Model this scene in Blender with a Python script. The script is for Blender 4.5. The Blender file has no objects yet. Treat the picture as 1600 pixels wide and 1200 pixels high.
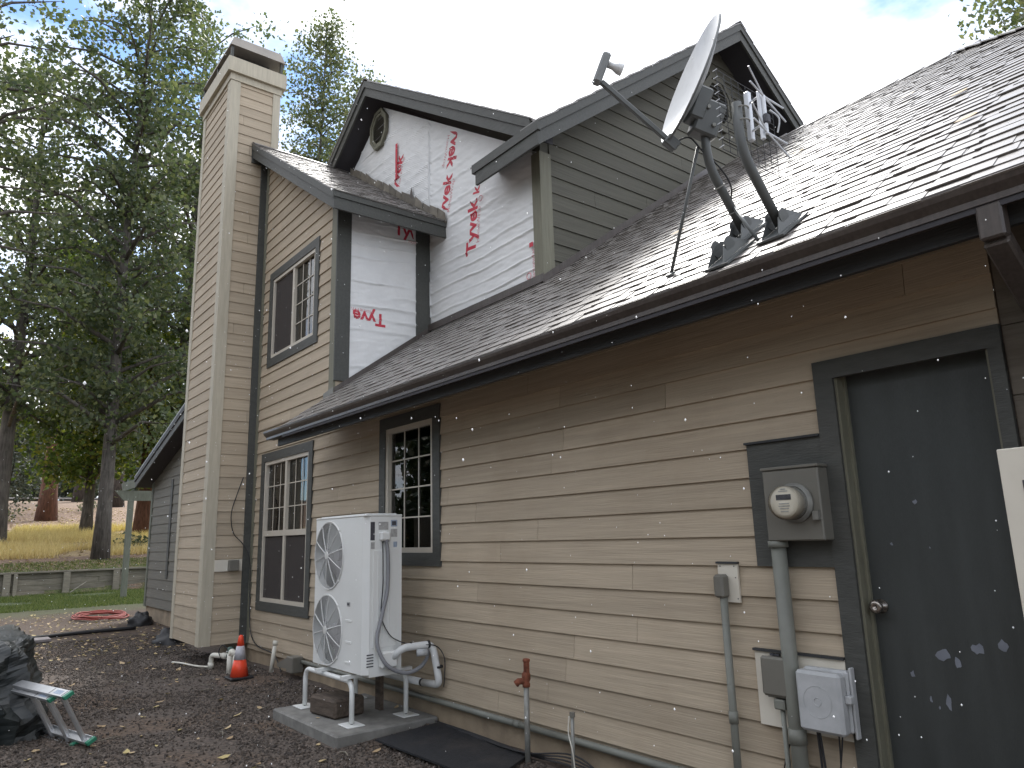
import bpy, math, random
from mathutils import Vector, Matrix, noise, Quaternion
random.seed(7)
scene = bpy.context.scene
col = scene.collection
rad = math.radians

# ------------------------------------------------------------------ camera
cam = bpy.data.cameras.new('camera'); cam_o = bpy.data.objects.new('camera', cam); col.objects.link(cam_o)
cam.sensor_width = 36.0; cam.lens = 36.0 * 1137.05 / 1600.0; cam.clip_start = 0.05; cam.clip_end = 2000
RR = ((0.61802, 0.78571, -0.02682), (-0.17752, 0.10622, -0.97837), (-0.76586, 0.60942, 0.20513))
CAM = Vector((0.0, -3.5, 1.55))
right, down, fwd = (Vector(r).normalized() for r in RR)
cam_o.matrix_world = Matrix(((right.x, -down.x, -fwd.x, CAM.x), (right.y, -down.y, -fwd.y, CAM.y), (right.z, -down.z, -fwd.z, CAM.z), (0, 0, 0, 1)))
scene.camera = cam_o
scene.render.resolution_x, scene.render.resolution_y = 1024, 768

# ------------------------------------------------------------------ sky and sun
SUN_AZ, SUN_EL = rad(-49), rad(51)          # azimuth from +Y towards +X
world = bpy.data.worlds.new('World'); scene.world = world; world.use_nodes = True
wn, wl = world.node_tree.nodes, world.node_tree.links
wn.clear()
w_out = wn.new('ShaderNodeOutputWorld'); w_bg = wn.new('ShaderNodeBackground')
sky = wn.new('ShaderNodeTexSky'); sky.sky_type = 'NISHITA'; sky.sun_disc = False
sky.sun_elevation = SUN_EL; sky.sun_rotation = SUN_AZ % (2 * math.pi); sky.air_density = 1.0; sky.dust_density = 0.3; sky.altitude = 1500
w_tc = wn.new('ShaderNodeTexCoord'); w_map = wn.new('ShaderNodeMapping'); w_map.inputs['Scale'].default_value = (1, 1, 1.9); w_map.inputs['Location'].default_value = (7.2, 4.4, 3.1)
w_n1 = wn.new('ShaderNodeTexNoise'); w_n1.inputs['Scale'].default_value = 2.6; w_n1.inputs['Detail'].default_value = 7; w_n1.inputs['Roughness'].default_value = 0.56
w_r1 = wn.new('ShaderNodeValToRGB'); w_r1.color_ramp.elements[0].position = 0.36; w_r1.color_ramp.elements[1].position = 0.50
w_n2 = wn.new('ShaderNodeTexNoise'); w_n2.inputs['Scale'].default_value = 4.0; w_n2.inputs['Detail'].default_value = 5
w_r2 = wn.new('ShaderNodeValToRGB')
w_r2.color_ramp.elements[0].position = 0.3; w_r2.color_ramp.elements[0].color = (2.75, 2.85, 3.1, 1)
w_r2.color_ramp.elements[1].position = 0.75; w_r2.color_ramp.elements[1].color = (4.6, 4.6, 4.65, 1)
w_mix = wn.new('ShaderNodeMix'); w_mix.data_type = 'RGBA'
wl.new(w_tc.outputs['Generated'], w_map.inputs['Vector'])
wl.new(w_map.outputs[0], w_n1.inputs['Vector']); wl.new(w_map.outputs[0], w_n2.inputs['Vector'])
wl.new(w_n1.outputs['Fac'], w_r1.inputs[0]); wl.new(w_n2.outputs['Fac'], w_r2.inputs[0])
wl.new(w_r1.outputs[0], w_mix.inputs[0]); w_dim = wn.new('ShaderNodeMix'); w_dim.data_type = 'RGBA'; w_dim.blend_type = 'MULTIPLY'; w_dim.inputs[0].default_value = 1.0; w_dim.inputs[7].default_value = (0.50, 0.54, 0.58, 1)
wl.new(sky.outputs[0], w_dim.inputs[6]); wl.new(w_dim.outputs[2], w_mix.inputs[6]); wl.new(w_r2.outputs[0], w_mix.inputs[7])
wl.new(w_mix.outputs[2], w_bg.inputs[0]); w_bg.inputs[1].default_value = 0.10
wl.new(w_bg.outputs[0], w_out.inputs[0])
sun = bpy.data.lights.new('sun', 'SUN'); sun.energy = 0.95; sun.angle = rad(16); sun.color = (1.0, 0.97, 0.92)
sun_o = bpy.data.objects.new('sun', sun); col.objects.link(sun_o)
sd = Vector((math.sin(SUN_AZ) * math.cos(SUN_EL), math.cos(SUN_AZ) * math.cos(SUN_EL), math.sin(SUN_EL)))
sun_o.rotation_euler = sd.to_track_quat('Z', 'Y').to_euler(); sun_o.location = (0, 0, 30)
vs = scene.view_settings; vs.view_transform = 'Standard'; vs.look = 'None'; vs.gamma = 1.0; vs.exposure = 2.45

# ------------------------------------------------------------------ materials
def mat(name, c, rough=0.7, var=0.12, scale=6.0, bump=0.0, bscale=None, stretch=(1, 1, 1), metal=0.0, spec=0.4, rnd=0.0, stain=None, stain_amt=0.0, stain_scale=1.2, coat=0.0, transl=0.0, detail=6):
    m = bpy.data.materials.new(name); m.use_nodes = True
    n, l = m.node_tree.nodes, m.node_tree.links
    b = n['Principled BSDF']; b.inputs['Roughness'].default_value = rough; b.inputs['Metallic'].default_value = metal
    b.inputs['Specular IOR Level'].default_value = spec; b.inputs['Coat Weight'].default_value = coat; b.inputs['Coat Roughness'].default_value = 0.28
    tc = n.new('ShaderNodeNewGeometry'); mp = n.new('ShaderNodeMapping'); mp.inputs['Scale'].default_value = stretch
    l.new(tc.outputs['Position'], mp.inputs['Vector'])
    t = n.new('ShaderNodeTexNoise'); t.inputs['Scale'].default_value = scale; t.inputs['Detail'].default_value = detail
    l.new(mp.outputs[0], t.inputs['Vector'])
    hsv = n.new('ShaderNodeHueSaturation'); hsv.inputs['Color'].default_value = (*c, 1)
    mr = n.new('ShaderNodeMapRange'); mr.inputs['From Min'].default_value = 0.3; mr.inputs['From Max'].default_value = 0.7
    mr.inputs['To Min'].default_value = 1 - var; mr.inputs['To Max'].default_value = 1 + var
    l.new(t.outputs['Fac'], mr.inputs[0]); val = mr.outputs[0]
    if rnd:
        oi = n.new('ShaderNodeObjectInfo'); r2 = n.new('ShaderNodeMapRange'); r2.inputs['To Min'].default_value = 1 - rnd; r2.inputs['To Max'].default_value = 1 + rnd
        l.new(oi.outputs['Random'], r2.inputs[0]); mu = n.new('ShaderNodeMath'); mu.operation = 'MULTIPLY'
        l.new(val, mu.inputs[0]); l.new(r2.outputs[0], mu.inputs[1]); val = mu.outputs[0]
    l.new(val, hsv.inputs['Value']); cout = hsv.outputs[0]
    if stain:
        s = n.new('ShaderNodeTexNoise'); s.inputs['Scale'].default_value = stain_scale; s.inputs['Detail'].default_value = 8; s.inputs['Roughness'].default_value = 0.65
        l.new(tc.outputs['Position'], s.inputs['Vector'])
        sr = n.new('ShaderNodeMapRange'); sr.inputs['From Min'].default_value = 0.48; sr.inputs['From Max'].default_value = 0.75; sr.inputs['To Max'].default_value = stain_amt
        l.new(s.outputs['Fac'], sr.inputs[0]); mx = n.new('ShaderNodeMix'); mx.data_type = 'RGBA'
        l.new(sr.outputs[0], mx.inputs[0]); l.new(cout, mx.inputs[6]); mx.inputs[7].default_value = (*stain, 1); cout = mx.outputs[2]
    l.new(cout, b.inputs['Base Color'])
    if bump:
        t2 = n.new('ShaderNodeTexNoise'); t2.inputs['Scale'].default_value = bscale or scale * 4; t2.inputs['Detail'].default_value = 5
        l.new(mp.outputs[0], t2.inputs['Vector'])
        bp = n.new('ShaderNodeBump'); bp.inputs['Strength'].default_value = bump; bp.inputs['Distance'].default_value = 0.01
        l.new(t2.outputs['Fac'], bp.inputs['Height']); l.new(bp.outputs[0], b.inputs['Normal'])
    if transl:
        tr = n.new('ShaderNodeBsdfTranslucent'); l.new(cout, tr.inputs[0]); ms = n.new('ShaderNodeMixShader'); ms.inputs[0].default_value = transl
        l.new(b.outputs[0], ms.inputs[1]); l.new(tr.outputs[0], ms.inputs[2]); l.new(ms.outputs[0], n['Material Output'].inputs[0])
    return m

M = {}
GX = (0.5, 6, 14)     # grain running along X
M['tan'] = mat('tan_siding_paint', (0.432, 0.360, 0.268), 0.72, 0.10, 3, 0.35, 9, GX, rnd=0.09, stain=(0.27, 0.20, 0.13), stain_amt=0.32, spec=0.3)
M['tan_y'] = mat('tan_siding_paint_side', (0.432, 0.360, 0.268), 0.72, 0.10, 3, 0.35, 9, (6, 0.5, 14), rnd=0.07, stain=(0.30, 0.22, 0.14), stain_amt=0.2, spec=0.3)
M['gray'] = mat('gray_siding_paint', (0.100, 0.096, 0.076), 0.7, 0.12, 3, 0.3, 9, (6, 0.5, 14), rnd=0.06, spec=0.3)
M['gray_x'] = mat('gray_siding_paint_wing', (0.17, 0.162, 0.138), 0.7, 0.1, 3, 0.3, 9, GX, rnd=0.06, spec=0.3)
M['trim_light'] = mat('beige_trim_paint', (0.46, 0.42, 0.33), 0.65, 0.09, 4, 0.25, 12, (8, 8, 0.8), stain=(0.33, 0.27, 0.18), stain_amt=0.2)
M['olive'] = mat('olive_trim_paint', (0.175, 0.17, 0.125), 0.65, 0.12, 4, 0.3, 14, (9, 9, 0.7))
M['dark'] = mat('charcoal_trim_paint', (0.066, 0.068, 0.062), 0.6, 0.14, 4, 0.3, 14, (2, 9, 9), stain=(0.13, 0.12, 0.10), stain_amt=0.18)
M['fascia'] = mat('dark_fascia_paint', (0.040, 0.042, 0.044), 0.6, 0.15, 4, 0.25, 14, (1, 9, 9))
M['soffit'] = mat('dark_soffit_paint', (0.045, 0.043, 0.048), 0.7, 0.1, 4, 0.15, 14)
M['gutter'] = mat('brown_gutter_metal', (0.072, 0.060, 0.054), 0.38, 0.2, 7, 0.1, 25, (9, 9, 0.8), spec=0.5, stain=(0.16, 0.15, 0.13), stain_amt=0.35, stain_scale=5)
M['shingle'] = mat('wet_asphalt_shingle', (0.165, 0.150, 0.136), 0.48, 0.28, 110, 0.15, 240, rnd=0.06, spec=0.8, detail=2, coat=0.35)
M['tyvek'] = mat('white_housewrap', (0.72, 0.725, 0.72), 0.42, 0.04, 5, 0.25, 22, spec=0.4, stain=(0.62, 0.60, 0.56), stain_amt=0.22)
M['red'] = mat('red_print_ink', (0.52, 0.045, 0.07), 0.6, 0.08, 20)
M['pink'] = mat('faint_red_print_ink', (0.60, 0.25, 0.27), 0.6, 0.08, 20)
M['vinyl'] = mat('almond_vinyl_frame', (0.52, 0.475, 0.40), 0.45, 0.04, 5)
M['flash'] = mat('weathered_flashing', (0.17, 0.15, 0.12), 0.55, 0.25, 8, 0.1, 20, rnd=0.25, stain=(0.07, 0.06, 0.05), stain_amt=0.5, stain_scale=5)
M['brown_board'] = mat('brown_end_boards', (0.125, 0.108, 0.086), 0.75, 0.15, 3, 0.3, 9, GX)
M['cap_metal'] = mat('taupe_cap_metal', (0.30, 0.275, 0.24), 0.5, 0.12, 4)
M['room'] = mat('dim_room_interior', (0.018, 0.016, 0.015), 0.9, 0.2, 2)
M['curtain'] = mat('pale_curtain_cloth', (0.52, 0.52, 0.48), 0.9, 0.1, 3, transl=0.3)
M['blind'] = mat('brown_blind_slats', (0.13, 0.10, 0.08), 0.7, 0.15, 8)
M['door'] = mat('charcoal_door_paint', (0.052, 0.058, 0.057), 0.38, 0.14, 2.0, 0.12, 30, (6, 6, 1), spec=0.45)
M['primer'] = mat('bare_primer_patch', (0.20, 0.215, 0.25), 0.7, 0.15, 12)
M['metal_gray'] = mat('painted_gray_metal', (0.165, 0.158, 0.135), 0.45, 0.08, 4, 0.05, 30, spec=0.4)
M['conduit'] = mat('gray_conduit_plastic', (0.185, 0.19, 0.165), 0.5, 0.1, 5, stain=(0.12, 0.11, 0.09), stain_amt=0.3, stain_scale=6)
M['comm'] = mat('weathered_gray_plastic', (0.42, 0.43, 0.435), 0.6, 0.12, 7, stain=(0.55, 0.56, 0.57), stain_amt=0.5, stain_scale=9)
M['white'] = mat('white_powder_coat', (0.72, 0.73, 0.71), 0.38, 0.03, 4, spec=0.45, stain=(0.60, 0.58, 0.52), stain_amt=0.15, stain_scale=3)
M['whiteplate'] = mat('cream_trim_board', (0.66, 0.62, 0.53), 0.65, 0.06, 5, stain=(0.4, 0.34, 0.25), stain_amt=0.25, stain_scale=4)
M['grill'] = mat('pale_grille_wire', (0.62, 0.62, 0.60), 0.4, 0.03, 5)
M['fan_dark'] = mat('dark_fan_cavity', (0.05, 0.05, 0.06), 0.6, 0.2, 5)
M['fan_blade'] = mat('gray_fan_blade', (0.22, 0.21, 0.23), 0.45, 0.1, 5)
M['label_dark'] = mat('dark_label_print', (0.06, 0.06, 0.07), 0.5, 0.3, 60)
M['label_gray'] = mat('gray_label_print', (0.36, 0.36, 0.35), 0.5, 0.2, 60)
M['label_blue'] = mat('blue_label_print', (0.30, 0.36, 0.45), 0.5, 0.2, 60)
M['flex'] = mat('gray_flexible_conduit', (0.23, 0.235, 0.25), 0.5, 0.08, 10)
M['pvc'] = mat('white_pvc', (0.68, 0.66, 0.58), 0.4, 0.08, 8, stain=(0.35, 0.28, 0.2), stain_amt=0.5, stain_scale=7)
M['lineset'] = mat('white_insulation_wrap', (0.66, 0.67, 0.66), 0.55, 0.08, 12, 0.3, 30, stain=(0.4, 0.38, 0.35), stain_amt=0.3, stain_scale=6)
M['black'] = mat('black_rubber', (0.018, 0.018, 0.02), 0.55, 0.2, 15)
M['concrete'] = mat('gray_concrete', (0.20, 0.195, 0.18), 0.85, 0.2, 9, 0.3, 50, stain=(0.09, 0.085, 0.08), stain_amt=0.6, stain_scale=4)
M['foundation'] = mat('tan_painted_foundation', (0.34, 0.27, 0.19), 0.85, 0.16, 5, 0.35, 40, stain=(0.14, 0.11, 0.085), stain_amt=0.65, stain_scale=3)
M['oldwood'] = mat('charred_wood_block', (0.085, 0.065, 0.05), 0.85, 0.4, 6, 0.6, 20, (1, 6, 6))
M['mat_black'] = mat('black_rubber_mat', (0.016, 0.017, 0.02), 0.75, 0.3, 30, 0.4, 120, stain=(0.10, 0.085, 0.07), stain_amt=0.35, stain_scale=2.5)
M['rust'] = mat('rusty_iron', (0.20, 0.065, 0.035), 0.85, 0.4, 25, 0.6, 60, stain=(0.05, 0.02, 0.015), stain_amt=0.7, stain_scale=20)
M['galv'] = mat('galvanized_pipe', (0.26, 0.26, 0.24), 0.5, 0.15, 12, metal=0.3, stain=(0.14, 0.12, 0.09), stain_amt=0.5, stain_scale=10)
M['cone'] = mat('orange_cone_plastic', (0.82, 0.075, 0.03), 0.42, 0.08, 8)
M['cone_band'] = mat('reflective_gray_band', (0.46, 0.45, 0.48), 0.35, 0.08, 30)
M['green'] = mat('green_plastic', (0.03, 0.20, 0.12), 0.45, 0.1, 10)
M['valve_green'] = mat('dark_green_valve', (0.05, 0.10, 0.08), 0.5, 0.1, 10)
M['alum'] = mat('ladder_aluminium', (0.56, 0.57, 0.58), 0.38, 0.08, 10, metal=0.75)
M['tarp'] = mat('dark_plastic_tarp', (0.016, 0.019, 0.019), 0.42, 0.4, 6, 0.35, 14, spec=0.5, stain=(0.045, 0.05, 0.045), stain_amt=0.5, stain_scale=7)
M['hose'] = mat('red_rubber_hose', (0.33, 0.075, 0.06), 0.5, 0.15, 14)
M['mast'] = mat('gray_dish_mast', (0.105, 0.112, 0.11), 0.45, 0.08, 10, spec=0.45)
M['dish'] = mat('light_dish_metal', (0.55, 0.56, 0.56), 0.3, 0.08, 5, spec=0.7, stain=(0.35, 0.35, 0.34), stain_amt=0.4, stain_scale=14)
M['dish_back'] = mat('gray_dish_back', (0.20, 0.21, 0.21), 0.45, 0.06, 8)
M['chrome'] = mat('brushed_chrome', (0.30, 0.27, 0.24), 0.25, 0.05, 8, metal=0.9)
M['ant'] = mat('antenna_aluminium', (0.62, 0.64, 0.67), 0.4, 0.06, 10, metal=0.3)
M['wire'] = mat('dark_wire', (0.03, 0.03, 0.032), 0.5, 0.1, 10)
M['timber'] = mat('weathered_timber', (0.21, 0.19, 0.15), 0.85, 0.25, 4, 0.5, 14, (6, 0.8, 9), rnd=0.16, stain=(0.09, 0.085, 0.07), stain_amt=0.5, stain_scale=2)
M['pergola'] = mat('gray_green_pergola_wood', (0.155, 0.165, 0.13), 0.75, 0.15, 4, 0.3, 14, (4, 4, 1))
M['bark_dark'] = mat('dark_bark', (0.055, 0.045, 0.038), 0.95, 0.45, 5, 1.0, 10, (3, 3, 0.6))
M['bark_gray'] = mat('gray_bark', (0.085, 0.075, 0.066), 0.95, 0.45, 5, 1.0, 10, (3, 3, 0.5), stain=(0.17, 0.16, 0.135), stain_amt=0.6, stain_scale=1.8)
M['bark_red'] = mat('red_brown_pine_bark', (0.13, 0.066, 0.046), 0.95, 0.35, 4, 1.0, 8, (3, 3, 0.7))
M['paver'] = mat('gray_paver', (0.22, 0.20, 0.20), 0.85, 0.15, 8)
M['road'] = mat('pale_gravel_road', (0.38, 0.37, 0.36), 0.9, 0.1, 1)

def glass_mat():
    m = bpy.data.materials.new('window_glass'); m.use_nodes = True; n, l = m.node_tree.nodes, m.node_tree.links; n.clear()
    o = n.new('ShaderNodeOutputMaterial'); mx = n.new('ShaderNodeMixShader'); t = n.new('ShaderNodeBsdfTransparent'); t.inputs[0].default_value = (0.78, 0.82, 0.80, 1)
    g = n.new('ShaderNodeBsdfGlossy'); g.inputs['Roughness'].default_value = 0.012; f = n.new('ShaderNodeFresnel'); f.inputs[0].default_value = 1.75
    ge = n.new('ShaderNodeNewGeometry'); nz = n.new('ShaderNodeTexNoise'); nz.inputs['Scale'].default_value = 2.2; l.new(ge.outputs['Position'], nz.inputs['Vector'])
    bp = n.new('ShaderNodeBump'); bp.inputs['Strength'].default_value = 0.06; bp.inputs['Distance'].default_value = 0.02; l.new(nz.outputs['Fac'], bp.inputs['Height'])
    l.new(bp.outputs[0], g.inputs['Normal'])
    l.new(f.outputs[0], mx.inputs[0]); l.new(t.outputs[0], mx.inputs[1]); l.new(g.outputs[0], mx.inputs[2]); l.new(mx.outputs[0], o.inputs[0])
    return m
M['glass'] = glass_mat()
M['clear'] = glass_mat(); M['clear'].name = 'clear_glass_cover'; M['clear'].node_tree.nodes['Fresnel'].inputs[0].default_value = 1.25
M['clear'].node_tree.nodes['Transparent BSDF'].inputs[0].default_value = (0.97, 0.97, 0.95, 1)
def screen_mat():
    m = bpy.data.materials.new('insect_screen_mesh'); m.use_nodes = True; n, l = m.node_tree.nodes, m.node_tree.links; n.clear()
    o = n.new('ShaderNodeOutputMaterial'); mx = n.new('ShaderNodeMixShader'); mx.inputs[0].default_value = 0.62
    t = n.new('ShaderNodeBsdfTransparent'); d = n.new('ShaderNodeBsdfDiffuse'); d.inputs[0].default_value = (0.10, 0.09, 0.085, 1)
    l.new(t.outputs[0], mx.inputs[1]); l.new(d.outputs[0], mx.inputs[2]); l.new(mx.outputs[0], o.inputs[0]); return m
M['screen'] = screen_mat()

def leaf_mat(name, c0, c1, c2, transl=0.45, rough=0.45):
    m = bpy.data.materials.new(name); m.use_nodes = True; n, l = m.node_tree.nodes, m.node_tree.links
    b = n['Principled BSDF']; b.inputs['Roughness'].default_value = rough; b.inputs['Specular IOR Level'].default_value = 0.35
    g = n.new('ShaderNodeNewGeometry'); r = n.new('ShaderNodeValToRGB')
    r.color_ramp.elements[0].color = (*c0, 1); r.color_ramp.elements[1].color = (*c2, 1); e = r.color_ramp.elements.new(0.6); e.color = (*c1, 1)
    l.new(g.outputs['Random Per Island'], r.inputs[0]); l.new(r.outputs[0], b.inputs['Base Color'])
    t = n.new('ShaderNodeBsdfTranslucent'); mul = n.new('ShaderNodeMix'); mul.data_type = 'RGBA'; mul.blend_type = 'MULTIPLY'; mul.inputs[0].default_value = 1
    l.new(r.outputs[0], mul.inputs[6]); mul.inputs[7].default_value = (1.35, 1.5, 0.72, 1); l.new(mul.outputs[2], t.inputs[0])
    s = n.new('ShaderNodeMixShader'); s.inputs[0].default_value = transl; l.new(b.outputs[0], s.inputs[1]); l.new(t.outputs[0], s.inputs[2]); l.new(s.outputs[0], n['Material Output'].inputs[0])
    return m
M['leaf'] = leaf_mat('aspen_leaves', (0.056, 0.076, 0.050), (0.096, 0.118, 0.074), (0.18, 0.19, 0.11))
M['leaf_low'] = leaf_mat('sunny_aspen_leaves', (0.06, 0.095, 0.03), (0.11, 0.15, 0.04), (0.24, 0.23, 0.05), 0.5)  # brighter, yellower copy with sunlight put into the leaf colour
M['leaf_pale'] = leaf_mat('pale_aspen_leaves', (0.065, 0.085, 0.055), (0.105, 0.125, 0.08), (0.20, 0.20, 0.11), 0.4)
M['needle'] = leaf_mat('pine_needles', (0.030, 0.048, 0.030), (0.05, 0.07, 0.042), (0.09, 0.085, 0.05), 0.2)
M['needle_far'] = leaf_mat('far_pine_needles', (0.06, 0.078, 0.066), (0.09, 0.105, 0.09), (0.13, 0.135, 0.11), 0.2)  # distance haze put into a paler, greyer needle colour
M['grass'] = leaf_mat('lawn_grass', (0.075, 0.105, 0.035), (0.12, 0.155, 0.05), (0.22, 0.23, 0.09), 0.35, 0.6)
M['drygrass'] = leaf_mat('dry_grass', (0.48, 0.36, 0.18), (0.64, 0.50, 0.28), (0.78, 0.66, 0.42), 0.35, 0.7)
M['litter'] = leaf_mat('fallen_leaf', (0.36, 0.25, 0.14), (0.50, 0.38, 0.23), (0.50, 0.41, 0.18), 0.1, 0.6)
M['stone'] = leaf_mat('dark_lava_gravel', (0.040, 0.033, 0.028), (0.078, 0.062, 0.050), (0.16, 0.13, 0.108), 0.0, 0.6)
M['shrub'] = leaf_mat('sage_shrub', (0.06, 0.075, 0.045), (0.10, 0.115, 0.07), (0.16, 0.15, 0.09), 0.25)

def drop_mat():
    m = bpy.data.materials.new('hailstone_ice'); m.use_nodes = True; b = m.node_tree.nodes['Principled BSDF']
    b.inputs['Base Color'].default_value = (0.95, 0.96, 0.97, 1); b.inputs['Roughness'].default_value = 0.25; b.inputs['Subsurface Weight'].default_value = 0.0
    n, l = m.node_tree.nodes, m.node_tree.links
    t = n.new('ShaderNodeBsdfTranslucent'); t.inputs[0].default_value = (0.95, 0.96, 0.97, 1); s = n.new('ShaderNodeMixShader'); s.inputs[0].default_value = 0.5
    l.new(b.outputs[0], s.inputs[1]); l.new(t.outputs[0], s.inputs[2]); l.new(s.outputs[0], n['Material Output'].inputs[0]); return m
M['drop'] = drop_mat()

# ------------------------------------------------------------------ mesh helpers
class MB:
    def __init__(s): s.v = []; s.f = []
    def add(s, vs, fs):
        o = len(s.v); s.v += [tuple(v) for v in vs]; s.f += [tuple(i + o for i in f) for f in fs]; return s
    def box(s, x0, x1, y0, y1, z0, z1, M4=None):
        vs = [Vector(p) for p in ((x0, y0, z0), (x1, y0, z0), (x1, y1, z0), (x0, y1, z0), (x0, y0, z1), (x1, y0, z1), (x1, y1, z1), (x0, y1, z1))]
        if M4: vs = [M4 @ v for v in vs]
        return s.add(vs, ((3, 2, 1, 0), (4, 5, 6, 7), (0, 1, 5, 4), (1, 2, 6, 5), (2, 3, 7, 6), (3, 0, 4, 7)))
    def bevbox(s, x0, x1, y0, y1, z0, z1, b=0.01, M4=None):
        # box with all edges chamfered
        vs = []; 
        def P(x, y, z): vs.append(Vector((x, y, z))); return len(vs) - 1
        X = (x0, x1); Y = (y0, y1); Z = (z0, z1); idx = {}
        for i in (0, 1):
            for j in (0, 1):
                for k in (0, 1):
                    sx = b if i == 0 else -b; sy = b if j == 0 else -b; sz = b if k == 0 else -b
                    idx[i, j, k, 'x'] = P(X[i], Y[j] + sy, Z[k] + sz); idx[i, j, k, 'y'] = P(X[i] + sx, Y[j], Z[k] + sz); idx[i, j, k, 'z'] = P(X[i] + sx, Y[j] + sy, Z[k])
        fs = []
        for i in (0, 1): fs.append([idx[i, j, k, 'x'] for j, k in ((0, 0), (1, 0), (1, 1), (0, 1))])
        for j in (0, 1): fs.append([idx[i, j, k, 'y'] for i, k in ((0, 0), (1, 0), (1, 1), (0, 1))])
        for k in (0, 1): fs.append([idx[i, j, k, 'z'] for i, j in ((0, 0), (1, 0), (1, 1), (0, 1))])
        for j in (0, 1):
            for k in (0, 1): fs.append([idx[0, j, k, 'y'], idx[1, j, k, 'y'], idx[1, j, k, 'z'], idx[0, j, k, 'z']])
        for i in (0, 1):
            for k in (0, 1): fs.append([idx[i, 0, k, 'x'], idx[i, 1, k, 'x'], idx[i, 1, k, 'z'], idx[i, 0, k, 'z']])
        for i in (0, 1):
            for j in (0, 1): fs.append([idx[i, j, 0, 'x'], idx[i, j, 1, 'x'], idx[i, j, 1, 'y'], idx[i, j, 0, 'y']])
        for i in (0, 1):
            for j in (0, 1):
                for k in (0, 1): fs.append([idx[i, j, k, a] for a in 'xyz'])
        if M4: vs = [M4 @ v for v in vs]
        return s.add(vs, fs)
    def prism(s, poly, d):
        # poly: list of 3D points (planar), extruded by vector d
        n = len(poly); d = Vector(d); a = [Vector(p) for p in poly]
        return s.add(a + [p + d for p in a], [tuple(range(n - 1, -1, -1)), tuple(range(n, 2 * n))] + [(i, (i + 1) % n, (i + 1) % n + n, i + n) for i in range(n)])
    def tube(s, pts, r, n=10, caps=True):
        pts = [Vector(p) for p in pts]; rs = r if isinstance(r, (list, tuple)) else [r] * len(pts); rings = []; vs = []; fs = []
        up = None
        for i, p in enumerate(pts):
            d = ((pts[i] - pts[i - 1]).normalized() if i else Vector()) + ((pts[i + 1] - pts[i]).normalized() if i < len(pts) - 1 else Vector())
            d.normalize()
            if up is None: up = d.orthogonal().normalized()
            up = (up - d * up.dot(d)).normalized(); b = d.cross(up)
            k = 1.0
            for j in range(n):
                a = 2 * math.pi * j / n; vs.append(p + (up * math.cos(a) + b * math.sin(a)) * rs[i] * k)
        for i in range(len(pts) - 1):
            for j in range(n): fs.append((i * n + j, i * n + (j + 1) % n, (i + 1) * n + (j + 1) % n, (i + 1) * n + j))
        if caps: fs.append(tuple(range(n - 1, -1, -1))); fs.append(tuple(range((len(pts) - 1) * n, len(pts) * n)))
        return s.add(vs, fs)
    def lathe(s, prof, origin, axis=(0, 0, 1), n=20):
        q = Vector((0, 0, 1)).rotation_difference(Vector(axis)); o = Vector(origin); vs = []; fs = []
        for (r, h) in prof:
            for j in range(n):
                a = 2 * math.pi * j / n; vs.append(o + q @ Vector((r * math.cos(a), r * math.sin(a), h)))
        m = len(prof)
        for i in range(m - 1):
            for j in range(n): fs.append((i * n + j, i * n + (j + 1) % n, (i + 1) * n + (j + 1) % n, (i + 1) * n + j))
        fs.append(tuple(range(n - 1, -1, -1))); fs.append(tuple(range((m - 1) * n, m * n)))
        return s.add(vs, fs)
    def torus(s, c, R, r, axis, n=40, k=4):
        q = Vector((0, 0, 1)).rotation_difference(Vector(axis)); c = Vector(c); vs = []; fs = []
        for i in range(n):
            a = 2 * math.pi * i / n
            for j in range(k):
                b = 2 * math.pi * j / k; rr = R + r * math.cos(b); vs.append(c + q @ Vector((rr * math.cos(a), rr * math.sin(a), r * math.sin(b))))
        for i in range(n):
            for j in range(k): fs.append((i * k + j, ((i + 1) % n) * k + j, ((i + 1) % n) * k + (j + 1) % k, i * k + (j + 1) % k))
        return s.add(vs, fs)
    def mesh(s, name, m=None, smooth=False):
        me = bpy.data.meshes.new(name); me.from_pydata(s.v, [], s.f); me.validate(); me.update()
        if m: me.materials.append(M[m] if isinstance(m, str) else m)
        if smooth: me.polygons.foreach_set('use_smooth', [True] * len(me.polygons))
        return me
    def build(s, name, m, parent=None, smooth=False, **kw):
        return link(name, s.mesh(name, m, smooth), parent, **kw)

def fix_normals(me):
    import bmesh
    bm = bmesh.new(); bm.from_mesh(me); bmesh.ops.recalc_face_normals(bm, faces=bm.faces); bm.to_mesh(me); bm.free()

def link(name, data, parent=None, label=None, cat=None, group=None, kind=None):
    o = bpy.data.objects.new(name, data); col.objects.link(o)
    if isinstance(data, bpy.types.Mesh) and len(data.polygons) < 60000 and data.users <= 1: fix_normals(data)
    if parent is not None:
        o.parent = parent; o.matrix_parent_inverse = wmat(parent).inverted()
    tag(o, label, cat, group, kind); return o
def wmat(o):
    m = Matrix.LocRotScale(o.location, o.rotation_euler, o.scale)
    return (wmat(o.parent) @ o.matrix_parent_inverse @ m) if o.parent else m
def tag(o, label=None, cat=None, group=None, kind=None):
    if label: o['label'] = label
    if cat: o['category'] = cat
    if group: o['group'] = group
    if kind: o['kind'] = kind
    return o
def thing(name, loc, label, cat, group=None):
    o = bpy.data.objects.new(name, None); o.empty_display_size = 0.1; o.location = loc; col.objects.link(o); return tag(o, label, cat, group)

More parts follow.
